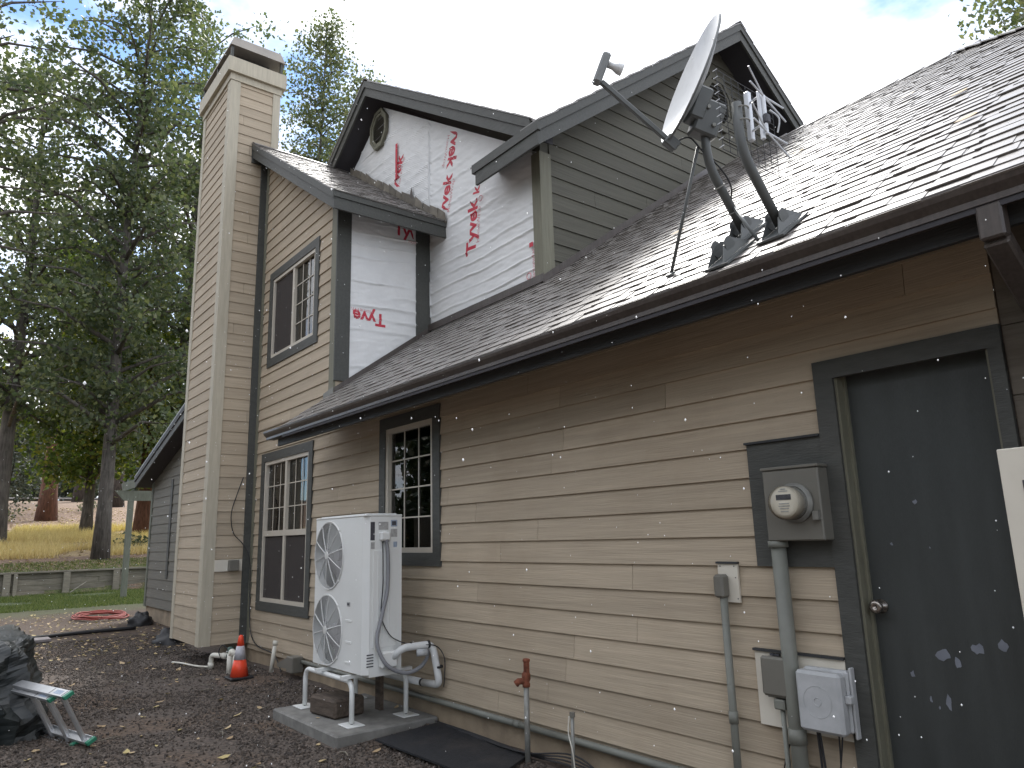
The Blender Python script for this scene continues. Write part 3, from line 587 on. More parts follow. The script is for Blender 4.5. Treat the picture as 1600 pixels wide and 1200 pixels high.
# --- bump-out roof (slopes down towards +X)
AM = 0.668
def roofA(x): return 5.50 - AM * (x + 7.27)
ra = MB().prism([(-10.21, -0.22, roofA(-10.21) - 0.02), (-7.28, -0.22, roofA(-7.28) - 0.02), (-7.28, -0.22, roofA(-7.28) - 0.15), (-10.21, -0.22, roofA(-10.21) - 0.15)], (0, YB + 0.22 - 0.004, 0)).build('bump_out_roof', 'soffit', house)
MB().prism([(-10.205, 0.16, roofA(-10.21) - 0.02), (-10.205, YB - 0.01, roofA(-10.21) - 0.02), (-12.6, YB - 0.01, roofA(-10.21) - 1.7), (-12.6, 0.16, roofA(-10.21) - 1.7)], (0, 0, -0.1)).build('far_roof_slope', 'shingle', house)
def rake(name, p, q, w0, w1, normal, t, m, parent, drop=(0, 0)):
    # vertical board following the line p->q; top w0 below the line, bottom w1 below; thickness t along normal
    p, q = Vector(p), Vector(q); dz = Vector((0, 0, 1))
    return MB().prism([p - dz * w0, q - dz * w0, q - dz * w1, p - dz * w1], Vector(normal) * t).build(name, m, parent)
rake('rake_mould', (-10.20, -0.225, roofA(-10.2) + 0.01), (-7.245, -0.225, roofA(-7.245) + 0.01), 0.0, 0.10, (0, -1, 0), 0.045, 'dark', ra)
rake('rake_board', (-10.20, -0.225, roofA(-10.2)), (-7.255, -0.225, roofA(-7.255)), 0.092, 0.225, (0, -1, 0), 0.028, 'dark', ra)
MB().box(-7.277, -7.235, -0.268, YB - 0.01, roofA(-7.27) - 0.085, roofA(-7.27) + 0.003).build('eave_mould', 'dark', ra)
MB().box(-7.277, -7.250, -0.255, YB - 0.01, roofA(-7.27) - 0.225, roofA(-7.27) - 0.086).build('eave_fascia', 'dark', ra)
MB().box(-10.225, -10.195, -0.262, -0.02, roofA(-10.2) - 0.30, roofA(-10.2) + 0.02).build('rake_return', 'dark', ra)
slA = math.atan(AM)
kA = 0; xx = -7.235
while xx > -10.2:
    y = -0.27 - ((kA * 0.37) % 1.0)
    while y < YB:
        a_, b_ = max(y, -0.272), min(y + 1.0, YB - 0.005)
        if b_ - a_ > 0.07:
            me = rs.choice(sh_meshes); rot = Matrix.Rotation(math.pi / 2, 4, 'Z') @ Matrix.Rotation(slA + rs.uniform(-0.006, 0.006), 4, 'X')
            place_shingle(me, ra, Matrix.Translation((xx, a_, roofA(xx) - 0.005 + rs.uniform(0, 0.005))) @ rot, b_ - a_ - 0.002)
        y += 1.0
    kA += 1; xx -= EXP * math.cos(slA)
for i in range(6): cap_piece((-10.215, -0.26 + i * 0.27, roofA(-10.21) + 0.045), (-10.215, -0.26 + i * 0.27 + 0.28, roofA(-10.21) + 0.03), (math.cos(slA), 0, -math.sin(slA)), (-math.cos(slA), 0, -math.sin(slA)), parent=ra)
# step flashing along the wrapped wall
for i in range(15):
    x0_ = -10.0 + i * 0.185; x1_ = x0_ + 0.20; yy = YB - 0.040 - 0.003 * (i % 2)
    MB().prism([(x0_, yy, roofA(x0_) - 0.01), (x1_, yy, roofA(x1_) - 0.01), (x1_ - 0.008, yy - 0.006 * (i % 3), roofA(x1_) + 0.115 + 0.012 * ((i * 7) % 4)), (x0_, yy, roofA(x0_) + 0.125 + 0.014 * ((i * 5) % 4))], (0, -0.002, 0)).build('step_flashing', 'flash' if 'flash' in M else 'olive', ra)
MB().prism([(-8.12, YB - 0.046, 6.18), (-8.02, YB - 0.046, 6.10), (-8.06, YB - 0.046, 6.30)], (0, 0.004, 0)).build('bent_flashing_tab', 'gutter', ra)

# --- wrapped walls (crinkled housewrap)
WRAP = {}
def wrap_wall(name, u0, u1, bot, top, to3, parent, seed, du=0.045, dz=0.0105, z_ref=4.0, skew=0.0, core=True):
    nu = int((u1 - u0) / du) + 1; mb = MB(); rows = max(int((top(u) - bot(u)) / dz) for u in (u0, (u0 + u1) / 2, u1, u0 + (u1 - u0) * 0.25, u0 + (u1 - u0) * 0.75)) + 1
    rng = random.Random(seed)
    def disp(u, z):
            zs = z + skew * u + 0.03 * noise.noise(Vector((u * 1.3, z * 0.8, seed)))
            kf = (zs - z_ref) / 0.1545; k_ = math.floor(kf + 0.5); dist = (kf - k_) * 0.1545 + 0.012 * noise.noise(Vector((u * 6, k_ * 3.7, seed + 9)))
            amp = max(0.0, 0.55 + 1.0 * noise.noise(Vector((u * 1.1 + 3, k_ * 5.3, seed + 4))))
            d_ = 0.020 * amp * math.exp(-(dist / 0.010) ** 2)
            d_ += 0.009 * abs(noise.noise(Vector((u * 3.5, z * 7, seed + 2)))) + 0.0045 * noise.noise(Vector((u * 14, z * 22, seed + 6))) + 0.004 * noise.noise(Vector((u * 0.9, z * 0.9, seed + 7)))
            return 0.012 + d_
    WRAP[parent.name] = (disp, to3)
    for i in range(nu + 1):
        u = u0 + (u1 - u0) * i / nu; b, t_ = bot(u), top(u)
        for j in range(rows + 1):
            z = b + (t_ - b) * j / rows; mb.v.append(tuple(to3(u, z, disp(u, z))))
    r1 = rows + 1
    mb.f = [(i * r1 + j, (i + 1) * r1 + j, (i + 1) * r1 + j + 1, i * r1 + j + 1) for i in range(nu) for j in range(rows)]
    return mb.build(name, 'tyvek', parent, True)
BX, BZ, BS = -8.97, 7.99, 0.668          # gable apex of the wrapped wall
def gabB(x): return BZ - BS * abs(x - BX)
def botB(x):
    return (roofz(YB) + 0.045 + 0.012 * noise.noise(Vector((x * 5, 1, 1)))) if x > -7.63 else max(4.2, roofA(x) + 0.03 if x < -7.27 else 4.2)
coreB = MB().prism([(-10.3, YB, 4.0), (XC, YB, 4.0), (XC, YB, gabB(XC)), (BX, YB, BZ), (-10.3, YB, gabB(-10.3))], (0, 0.14, 0)).build('wrapped_gable_wall', 'tyvek', house)
wrapB = wrap_wall('housewrap_sheet', -10.25, XC - 0.11, botB, lambda x: gabB(x) + 0.02, lambda u, z, o: Vector((u, YB - o, z)), coreB, 3, skew=0.0)
coreA = MB().box(XA - 0.14, XA, 0.14, YB - 0.001, 3.3, 5.62).build('wrapped_side_wall', 'tyvek', house)
wrapA = wrap_wall('housewrap_sheet', 0.13, 1.08, lambda u: roofz(u) + 0.06 + 0.02 * noise.noise(Vector((u * 6, 2, 2))), lambda u: 5.6, lambda u, z, o: Vector((XA + o, u, z)), coreA, 8, 0.03, skew=-0.05)
# printed lettering
def text_mesh(s, bold=0.0):
    cu = bpy.data.curves.new('t', 'FONT'); cu.body = s; cu.size = 1.0; cu.offset = bold; cu.resolution_u = 3
    ob = bpy.data.objects.new('t', cu); col.objects.link(ob); dg = bpy.context.evaluated_depsgraph_get(); dg.update()
    me = bpy.data.meshes.new_from_object(ob.evaluated_get(dg)); col.objects.unlink(ob); bpy.data.objects.remove(ob)
    xs_ = [v.co.x for v in me.vertices]; ys_ = [v.co.y for v in me.vertices]
    return me, min(xs_), max(xs_), min(ys_), max(ys_)
def conform(mb, parent):
    # cut the print into small cells and lay it on the crinkled sheet
    import bmesh
    disp, to3 = WRAP[parent.name]; along_x = abs(to3(1, 0, 0).x - to3(0, 0, 0).x) > 0.5
    bm = bmesh.new(); vs_ = [bm.verts.new(v) for v in mb.v]
    for f in mb.f:
        try: bm.faces.new([vs_[i] for i in f])
        except ValueError: pass
    for ax, st in ((0 if along_x else 1, 0.03), (2, 0.011)):
        lo, hi = min(v.co[ax] for v in bm.verts), max(v.co[ax] for v in bm.verts); q = lo + st
        while q < hi:
            no = [0, 0, 0]; no[ax] = 1; co = [0, 0, 0]; co[ax] = q
            bmesh.ops.bisect_plane(bm, geom=bm.verts[:] + bm.edges[:] + bm.faces[:], plane_co=co, plane_no=no, dist=1e-6); q += st
    for v in bm.verts:
        u = v.co.x if along_x else v.co.y; v.co = to3(u, v.co.z, disp(u, v.co.z) + 0.0018)
    bm.verts.index_update(); mb.v = [tuple(v.co) for v in bm.verts]; mb.f = [tuple(v.index for v in f.verts) for f in bm.faces]; bm.free()
def lettering(s, parent, origin, udir, vdir, width, m, bold=0.03, keep=None, name='printed_lettering'):
    """origin: start of the baseline; udir: reading direction; vdir: letter up; keep(P)->bool drops triangles outside"""
    me, x0_, x1_, y0_, y1_ = text_mesh(s, bold); k = width / (x1_ - x0_); U, V, O = Vector(udir).normalized(), Vector(vdir).normalized(), Vector(origin)
    mb = MB(); vs = [O + U * (v.co.x - x0_) * k + V * v.co.y * k for v in me.vertices]; nn = U.cross(V)
    # print follows the crinkled sheet: push out along the outward normal
    out = [v for v in vs]; fs = [tuple(p.vertices) for p in me.polygons]
    if keep: fs = [f for f in fs if all(keep(out[i]) for i in f)]
    mb.v = [tuple(v) for v in out]; mb.f = fs
    bpy.data.meshes.remove(me)
    if m == 'pink':                                   # fine print, too small to pick apart
        conform(mb, parent); o = mb.build('fine_print', m, parent); o['kind'] = 'stuff'; return o
    par = list(range(len(mb.v)))
    def root(i):
        while par[i] != i: par[i] = par[par[i]]; i = par[i]
        return i
    for f in mb.f:
        for i in f[1:]: par[root(i)] = root(f[0])
    isl = {}
    for f in mb.f: isl.setdefault(root(f[0]), []).append(f)
    for fs_ in isl.values():
        ids = sorted({i for f in fs_ for i in f}); mp_ = {i: j for j, i in enumerate(ids)}
        lb = MB(); lb.v = [mb.v[i] for i in ids]; lb.f = [tuple(mp_[i] for i in f) for f in fs_]; conform(lb, parent)
        if lb.f: lb.build('printed_letter', m, parent)
YT = YB - 0.037; U3, DN = Vector((0, 0, 1)), Vector((0, 0, -1))
lettering('Tyvek', coreB, (-6.63, YT, 4.86), (0.10, 0, 1), (-1, 0, 0.10), 0.70, 'red')
lettering('HomeWrap', coreB, (-6.545, YT, 4.98), (0.10, 0, 1), (-1, 0, 0.1), 0.44, 'pink', 0.0)
MB().torus((-6.47, YT, 5.50), 0.035, 0.005, (0, 1, 0), 20, 4).build('printed_oval', 'pink', coreB)
lettering('Tyvek', coreB, (-7.30, YT, 5.44), (0.32, 0, 1), (-1, 0, 0.32), 0.70, 'red', keep=lambda p: p.z > roofA(p.x) + 0.16)
lettering('HomeWrap', coreB, (-7.17, YT, 5.60), (0.32, 0, 1), (-1, 0, 0.32), 0.42, 'pink', 0.0)
lettering('Tyvek', coreB, (-7.02, YT, 6.90), (-0.30, 0, -1), (1, 0, -0.30), 0.72, 'red', keep=lambda p: p.z < gabB(p.x) - 0.03)
lettering('HomeWrap', coreB, (-7.20, YT, 6.68), (-0.30, 0, -1), (1, 0, -0.30), 0.42, 'pink', 0.0)
lettering('Tyvek', coreB, (-8.56, YT, 6.30), (0.36, 0, 1), (-1, 0, 0.36), 0.68, 'red', keep=lambda p: p.z > roofA(p.x) + 0.16)
lettering('HomeWrap', coreB, (-8.44, YT, 6.48), (0.36, 0, 1), (-1, 0, 0.36), 0.42, 'pink', 0.0)
MB().box(-8.53, -8.475, YT - 0.003, YT, 6.62, 7.17).build('red_tape_strip', 'red', coreB)
lettering('HOUSEWRAP', coreB, (-5.545, YT, 4.24), (0, 0, 1), (-1, 0, 0), 0.32, 'pink', 0.01)
MB().box(-5.60, -5.54, YT - 0.003, YT, 4.575, 4.625).build('printed_block', 'red', coreB)
MB().torus((-5.625, YT, 4.26), 0.035, 0.006, (0, 1, 0), 20, 4).build('printed_oval', 'pink', coreB)
lettering('k', coreB, (-6.53, YT, 5.60), (0.2, 0, 1), (-1, 0, 0.2), 0.10, 'red')
XT = XA + 0.037
lettering('Tyvek', coreA, (XT, 0.63, 4.245), (0, -1, 0), (0, 0, -1), 0.56, 'red', keep=lambda p: p.y > 0.17)
lettering('HomeWrap', coreA, (XT, 0.46, 4.275), (0, -1, 0), (0, 0, -1), 0.34, 'pink', 0.0, keep=lambda p: p.y > 0.17)
lettering('Tyvek', coreA, (XT, 0.74, 5.345), (0, 1, 0), (0, 0, 1), 0.56, 'red', keep=lambda p: p.y < 1.06)
lettering('HomeWrap', coreA, (XT, 0.95, 5.27), (0, 1, 0), (0, 0, 1), 0.3, 'pink', 0.0, keep=lambda p: p.y < 1.06)

def octagon_vent(parent, c, ex, ez, rx, rz, nrm, m_frame, m_slat):
    c, ex, nrm = Vector(c), Vector(ex), Vector(nrm); pts = []
    for s_ in (1.0, 0.84, 0.70):
        pts.append([c + ex * rx * s_ * math.cos(math.pi / 8 + i * math.pi / 4) * 1.08 + Vector((0, 0, 1)) * rz * s_ * math.sin(math.pi / 8 + i * math.pi / 4) * 1.08 for i in range(8)])
    v = MB(); o1, o2 = nrm * 0.05, nrm * 0.035
    vs = [p + o1 for p in pts[0]] + [p + o1 for p in pts[1]] + [p + o2 for p in pts[1]] + [p + o2 for p in pts[2]] + [p for p in pts[2]] + [p for p in pts[0]]
    fs = []
    for i in range(8):
        j = (i + 1) % 8
        for a_, b_ in ((0, 1), (1, 2), (2, 3), (3, 4), (5, 0)): fs.append((a_ * 8 + i, a_ * 8 + j, b_ * 8 + j, b_ * 8 + i))
    fs.append(tuple(range(32, 40))); v.add(vs, fs); v = v.build('octagon_vent', m_frame, parent)
    n = 9
    for i in range(n):
        z = -0.62 + 1.24 * (i + 0.5) / n; hw = rx * 0.70 * min(1.0, 1.42 - abs(z) / 0.70 * 0.72); p = c + Vector((0, 0, z * rz))
        MB().prism([p - ex * hw + nrm * 0.028, p + ex * hw + nrm * 0.028, p + ex * hw + nrm * 0.005 + Vector((0, 0, 0.03)), p - ex * hw + nrm * 0.005 + Vector((0, 0, 0.03))], Vector((0, 0, 0.006))).build('louver_slat', m_slat, v)
octagon_vent(coreB, (-9.03, YB - 0.02, 7.655), (1, 0, 0), None, 0.25, 0.31, (0, -1, 0), 'olive', 'dark')

# --- gable roof over the wrapped wall (ridge runs into the house)
GX_, GZ_, GS_ = -9.0, 8.356, 0.672
def roofB(x): return GZ_ - GS_ * abs(x - GX_)
YR = 0.984
rb = MB()
rb.prism([(GX_, YR + 0.03, GZ_ - 0.02), (-5.58, YR + 0.03, roofB(-5.58) - 0.02), (-5.58, YR + 0.03, roofB(-5.58) - 0.2), (GX_, YR + 0.03, GZ_ - 0.2)], (0, 7.5, 0))
rb.prism([(-5.58, YR + 0.03, roofB(-5.58) - 0.02), (-5.17, YR + 0.03, roofB(-5.17) - 0.02), (-5.17, YR + 0.03, roofB(-5.17) - 0.2), (-5.58, YR + 0.03, roofB(-5.58) - 0.2)], (0, 0.24, 0))
rb.prism([(GX_, YR + 0.03, GZ_ - 0.02), (GX_, YR + 0.03, GZ_ - 0.2), (-12.9, YR + 0.03, roofB(-12.9) - 0.2), (-12.9, YR + 0.03, roofB(-12.9) - 0.02)], (0, 7.5, 0))
rb = rb.build('gable_roof', 'soffit', house)
MB().prism([(GX_, YR + 0.0, GZ_ + 0.005), (-5.17, YR + 0.0, roofB(-5.17) + 0.005), (-5.17, YR + 0.0, roofB(-5.17) - 0.018), (GX_, YR, GZ_ - 0.018)], (0, 0.27, 0)).prism([(GX_, YR + 0.27, GZ_ + 0.005), (-5.58, YR + 0.27, roofB(-5.58) + 0.005), (-5.58, YR + 0.27, roofB(-5.58) - 0.018), (GX_, YR + 0.27, GZ_ - 0.018)], (0, 7.2, 0)).build('shingle_layer', 'shingle', rb)
MB().prism([(GX_, YR + 0.0, GZ_ + 0.005), (GX_, YR, GZ_ - 0.018), (-12.9, YR, roofB(-12.9) - 0.018), (-12.9, YR, roofB(-12.9) + 0.005)], (0, 7.5, 0)).build('shingle_layer', 'shingle', rb)
for sx in (1, -1):
    xe = -5.20 if sx > 0 else -11.5
    rake('rake_mould', (GX_, YR + 0.028, GZ_), (xe, YR + 0.028, roofB(xe)), 0.0, 0.105, (0, -1, 0), 0.05, 'dark', rb)
    rake('rake_board', (GX_, YR + 0.028, GZ_), (xe - 0.03 * sx, YR + 0.028, roofB(xe - 0.03 * sx)), 0.1055, 0.245, (0, -1, 0), 0.03, 'dark', rb)
    for i in range(4 if sx < 0 else 13):       # shingle ends showing over the rake
        xs0 = GX_ + sx * (0.12 + i * 0.285)
        MB().prism([(xs0, YR - 0.03, roofB(xs0) + 0.006), (xs0 + sx * 0.28, YR - 0.03, roofB(xs0 + sx * 0.28) + 0.006), (xs0 + sx * 0.28, YR - 0.03, roofB(xs0 + sx * 0.28) + 0.02), (xs0, YR - 0.03, roofB(xs0) + 0.028)], (0, 0.3, 0)).build('edge_shingle', 'shingle', rb)
for i in range(3): cap_piece((GX_, YR - 0.03 + i * 0.27, GZ_ + 0.045), (GX_, YR - 0.03 + i * 0.27 + 0.28, GZ_ + 0.03), (0.83, 0, -0.56), (-0.83, 0, -0.56), parent=rb)

# --- gray side wall and cross gable
CY, CZ, CS = 4.79, 8.582, 0.753
XR = -5.015
def roofCz(y): return CZ - CS * abs(y - CY)
cg = MB().prism([(XC, YB + 0.001, 4.0), (XC, 8.7, 4.0), (XC, 8.7, roofCz(8.7) - 0.3), (XC, CY, CZ - 0.3), (XC, YB + 0.001, roofCz(YB) - 0.22)], (-0.14, 0, 0)).build('gable_side_wall', 'gray', house)
lap_siding(cg, [(YB + 0.12, 4.1), (8.6, 4.1), (8.6, roofCz(8.6) - 0.2), (CY, CZ - 0.2), (YB + 0.12, roofCz(YB + 0.12) - 0.2)], [], 4.21, 0.195, lambda u, z, o: Vector((XC + o, u, z)), 'gray', 3.66, 17, 0.022)
MB().box(XC - 0.11, XC + 0.002, YB - 0.036, YB - 0.002, 4.20, 5.62).build('corner_trim', 'olive', cg)
MB().box(XC + 0.003, XC + 0.03, YB - 0.036, YB + 0.125, 4.20, 5.62).build('corner_trim', 'olive', cg)
octagon_vent(cg, (XC + 0.02, 4.62, 7.45), (0, 1, 0), None, 0.33, 0.42, (1, 0, 0), 'gray', 'fascia')
rc = MB()
rc.prism([(XR - 0.03, 0.942, roofCz(0.942) - 0.02), (XR - 0.03, CY, CZ - 0.02), (XR - 0.03, CY, CZ - 0.22), (XR - 0.03, 0.942, roofCz(0.942) - 0.22)], (-1.10, 0, 0))
rc.prism([(XR - 0.03, 8.9, roofCz(8.9) - 0.02), (XR - 0.03, CY, CZ - 0.02), (XR - 0.03, CY, CZ - 0.22), (XR - 0.03, 8.9, roofCz(8.9) - 0.22)], (-3.9, 0, 0))
rc = rc.build('cross_gable_roof', 'soffit', house)
MB().prism([(XR, 0.902, roofCz(0.902) + 0.004), (XR, CY, CZ + 0.004), (XR, CY, CZ - 0.018), (XR, 0.902, roofCz(0.902) - 0.018)], (-1.17, 0, 0)).build('shingle_layer', 'shingle', rc)
MB().prism([(XR, 8.9, roofCz(8.9) + 0.004), (XR, CY, CZ + 0.004), (XR, CY, CZ - 0.018), (XR, 8.9, roofCz(8.9) - 0.018)], (-3.9, 0, 0)).build('shingle_layer', 'shingle', rc)
for ye in (0.915, 8.9):
    rake('rake_mould', (XR - 0.028, CY, CZ), (XR - 0.028, ye, roofCz(ye)), 0.0, 0.105, (1, 0, 0), 0.05, 'dark', rc)
    rake('rake_board', (XR - 0.028, CY, CZ), (XR - 0.028, ye, roofCz(ye)), 0.1055, 0.26, (1, 0, 0), 0.03, 'dark', rc)
MB().box(-6.15, XR + 0.0215, 0.895, 0.94, roofCz(0.912) - 0.10, roofCz(0.912) + 0.004).build('eave_mould', 'dark', rc)
MB().box(-6.10, XR + 0.0015, 0.910, 0.94, roofCz(0.912) - 0.25, roofCz(0.912) - 0.101).build('eave_fascia', 'dark', rc)
for i in range(14):
    y0_ = 0.905 + i * 0.285; y1_ = min(y0_ + 0.28, CY)
    MB().prism([(XR + 0.03, y0_, roofCz(y0_) + 0.028), (XR + 0.03, y1_, roofCz(y1_) + 0.010), (XR + 0.03, y1_, roofCz(y1_) - 0.004), (XR + 0.03, y0_, roofCz(y0_) + 0.006)], (-0.3, 0, 0)).build('edge_shingle', 'shingle', rc)
    if i < 6:
        y0_ = CY + i * 0.285; y1_ = y0_ + 0.28
        MB().prism([(XR + 0.03, y0_, roofCz(y0_) + 0.010), (XR + 0.03, y1_, roofCz(y1_) + 0.028), (XR + 0.03, y1_, roofCz(y1_) + 0.006), (XR + 0.03, y0_, roofCz(y0_) - 0.004)], (-0.3, 0, 0)).build('edge_shingle', 'shingle', rc)
for i in range(3): cap_piece((XR + 0.03 - i * 0.27, CY, CZ + 0.045), (XR + 0.03 - i * 0.27 - 0.28, CY, CZ + 0.03), (0, -0.8, -0.6), (0, 0.8, -0.6), parent=rc)
# flashing where the garage roof meets the upper walls
MB().box(-7.63, XC + 0.03, YB - 0.05, YB - 0.034, roofz(YB) - 0.01, roofz(YB) + 0.075).build('wall_flashing', 'gutter', garage_roof)
MB().prism([(XC + 0.034, YB - 0.05, roofz(YB - 0.05) - 0.01), (XC + 0.034, 4.3, roofz(4.3) - 0.01), (XC + 0.034, 4.3, roofz(4.3) + 0.09), (XC + 0.034, YB - 0.05, roofz(YB - 0.05) + 0.09)], (0.004, 0, 0)).build('wall_flashing', 'gutter', garage_roof)
MB().prism([(XA + 0.034, -0.03, roofz(-0.03) - 0.01), (XA + 0.034, YB - 0.06, roofz(YB - 0.06) - 0.01), (XA + 0.034, YB - 0.06, roofz(YB - 0.06) + 0.07), (XA + 0.034, -0.03, roofz(-0.03) + 0.07)], (0.004, 0, 0)).build('wall_flashing', 'gutter', garage_roof)
MB().prism([(-7.90, -0.034, 3.05), (XA + 0.03, -0.034, 3.19), (XA + 0.03, -0.034, 3.28), (-7.90, -0.034, 3.24)], (0, -0.004, 0)).build('kickout_flashing', 'metal_gray', garage_roof)

# --- far wing
wg = MB().box(-18.0, -11.0, 0.41, 0.6, 0.3, 3.0).prism([(-18.0, 0.41, 3.0), (-11.0, 0.41, 3.0), (-11.0, 0.41, 4.9), (-14, 0.41, 4.1)], (0, 0.19, 0)).box(-18.0, -17.8, 0.6, 7, 0.3, 3.0).build('wing_wall', 'gray_x', house)
lap_siding(wg, [(-17.9, 0.3), (-14.2, 0.3), (-14.2, 4.0), (-17.9, 3.0)], [], 0.3, 0.19, lambda u, z, o: Vector((u, 0.41 - o, z)), 'gray_x', 3.66, 31, 0.022)
MB().box(-18.03, -17.9, 0.375, 0.405, 0.28, 3.1).build('corner_trim', 'pergola', wg)
MB().box(-16.35, -16.20, 0.375, 0.395, 0.9, 2.9).build('window_trim', 'dark', wg)
MB().box(-18.0, -11, 0.43, 0.6, -0.3, 0.30).build('foundation', 'foundation', wg)
def roofW(x): return 3.06 + 0.275 * (x + 18.25)
wr = MB().prism([(-18.25, 0.10, roofW(-18.25) - 0.02), (-14, 0.10, roofW(-14) - 0.02), (-14, 0.10, roofW(-14) - 0.2), (-18.25, 0.10, roofW(-18.25) - 0.2)], (0, 6.9, 0)).build('wing_roof', 'soffit', house)
rake('rake_mould', (-18.28, 0.098, roofW(-18.28) + 0.03), (-14, 0.098, roofW(-14) + 0.03), 0.0, 0.10, (0, -1, 0), 0.05, 'fascia', wr)
rake('rake_board', (-18.26, 0.098, roofW(-18.26)), (-14, 0.098, roofW(-14)), 0.072, 0.21, (0, -1, 0), 0.03, 'dark', wr)
MB().prism([(-18.3, 0.05, roofW(-18.3) + 0.032), (-14, 0.05, roofW(-14) + 0.032), (-14, 0.05, roofW(-14) + 0.06), (-18.3, 0.05, roofW(-18.3) + 0.06)], (0, 6.9, 0)).build('shingle_layer', 'shingle', wr)

# ------------------------------------------------------------------ things on and by the wall
# electric meter
MB().box(-2.318, -1.892, -0.030, -0.004, 1.362, 2.003).build('meter_panel', 'dark', house)
MB().box(-2.325, -1.892, -0.046, -0.004, 2.004, 2.016).build('panel_flashing', 'fascia', house)
em = thing('electric_meter', (-2.02, -0.08, 1.49), 'round glass electric meter on a gray metal box beside the dark door', 'electric meter')
MB().bevbox(-2.178, -1.872, -0.125, -0.031, 1.492, 1.845, 0.006).build('meter_box', 'metal_gray', em)
MB().bevbox(-2.184, -1.866, -0.132, -0.031, 1.846, 1.862, 0.004).build('box_lid_lip', 'metal_gray', em)
mc = Vector((-2.005, -0.126, 1.676))
MB().lathe([(0.0, 0), (0.098, 0), (0.098, 0.014), (0.088, 0.018), (0.088, 0.03), (0, 0.03)], mc, (0, -1, 0), 32).build('meter_ring', 'galv', em, True)
MB().lathe([(0.0, 0.02), (0.082, 0.02), (0.080, 0.09), (0.078, 0.098), (0, 0.098)], mc, (0, -1, 0), 32).build('meter_base', 'vinyl', em, True)
MB().lathe([(0.0, 0), (0.074, 0), (0.074, 0.002), (0, 0.002)], mc + Vector((0, -0.099, 0)), (0, -1, 0), 32).build('meter_face', 'whiteplate', em)
fy = mc.y - 0.1025
MB().box(mc.x - 0.04, mc.x + 0.04, fy - 0.001, fy, 1.690, 1.716).build('display_window', 'label_dark', em)
for zz, w_ in ((1.732, 0.05), (1.742, 0.03), (1.672, 0.055), (1.660, 0.06), (1.648, 0.05), (1.634, 0.04)): MB().box(mc.x - w_ / 2, mc.x + w_ / 2, fy - 0.001, fy, zz - 0.0025, zz + 0.0025).build('printed_line', 'label_gray', em)
gl = MB().lathe([(0.0835, 0.022), (0.082, 0.105), (0.074, 0.122), (0.03, 0.130), (0, 0.131)], mc, (0, -1, 0), 32).build('glass_cover', 'clear', em, True)
MB().box(mc.x + 0.096, mc.x + 0.125, -0.150, -0.126, 1.590, 1.632).build('seal_tag', 'galv', em)
MB().tube([(-2.155, -0.075, 1.492), (-2.155, -0.075, 1.46)], 0.05, 18).build('conduit_hub', 'conduit', em, True)

def pipe(name, pts, r, m, label, cat, group=None, bend=0.05, n=14):
    return MB().tube(bend_path(pts, bend), r, n).build(name, m, None, True, label=label, cat=cat, group=group)
c1 = thing('service_conduit', (-2.15, -0.07, 0.0), 'thick gray conduit running down from the electric meter box', 'conduit')
MB().tube([(-2.155, -0.075, 1.459), (-2.150, -0.075, 0.02)], 0.038, 18).build('pipe', 'conduit', c1, True)
MB().tube([(-2.152, -0.075, 0.60), (-2.152, -0.075, 0.53)], 0.043, 18).build('coupling', 'conduit', c1, True)

pl = thing('conduit_outlet', (-2.50, 0, 1.17), 'gray conduit elbow on a small cream board left of the meter panel', 'conduit fitting')
MB().box(-2.567, -2.440, -0.036, -0.022, 1.170, 1.372).build('mounting_board', 'whiteplate', pl)
MB().box(-2.572, -2.435, -0.046, -0.022, 1.373, 1.384).build('head_flashing', 'fascia', pl)
for zx, zz in ((-2.46, 1.36), (-2.455, 1.30), (-2.45, 1.19), (-2.55, 1.36)): MB().box(zx - 0.003, zx + 0.003, -0.038, -0.0365, zz - 0.003, zz + 0.003).build('screw', 'label_dark', pl)
MB().bevbox(-2.555, -2.495, -0.105, -0.037, 1.195, 1.318, 0.012).build('conduit_body', 'metal_gray', pl)
MB().bevbox(-2.560, -2.542, -0.100, -0.045, 1.20, 1.312, 0.008).build('cover_plate', 'metal_gray', pl)
p2 = thing('small_conduit', (-2.52, -0.06, 0.02), 'slim gray conduit dropping from the cream board to the ground', 'conduit')
MB().tube([(-2.52, -0.068, 1.197), (-2.520, -0.068, 0.0)], 0.0205, 14).build('pipe', 'conduit', p2, True)
MB().tube([(-2.52, -0.068, 0.62), (-2.520, -0.068, 0.56)], 0.025, 14).build('coupling', 'conduit', p2, True)

MB().box(-2.378, -1.892, -0.036, -0.022, 0.578, 0.935).build('utility_board', 'whiteplate', house)
MB().box(-2.383, -1.892, -0.048, -0.022, 0.936, 0.948).build('board_flashing', 'fascia', house)
sb = thing('disconnect_box', (-2.22, -0.06, 0.73), 'small gray-green cable box on the cream board left of the thick conduit', 'electrical box')
MB().bevbox(-2.300, -2.150, -0.085, -0.037, 0.725, 0.918, 0.008).build('case', 'metal_gray', sb)
MB().bevbox(-2.306, -2.158, -0.108, -0.086, 0.735, 0.925, 0.012).build('cover', 'metal_gray', sb)
MB().bevbox(-2.255, -2.195, -0.098, -0.05, 0.675, 0.724, 0.006).build('cable_entry', 'conduit', sb)
MB().tube([(-2.222, -0.072, 0.676), (-2.218, -0.072, 0.0)], 0.0125, 12).build('drop_tube', 'conduit', sb, True)
MB().tube(smooth_path([(-2.178, -0.06, 0.725), (-2.172, -0.055, 0.64), (-2.20, -0.05, 0.55), (-2.26, -0.045, 0.40), (-2.30, -0.05, 0.2), (-2.31, -0.05, 0.03)]), 0.0035, 6).build('thin_cable', 'wire', sb, True)
for sx in (-2.27, -2.24, -2.20): MB().box(sx - 0.012, sx + 0.012, -0.05, -0.0365, 0.921, 0.931).build('mounting_tab', 'label_dark', sb)
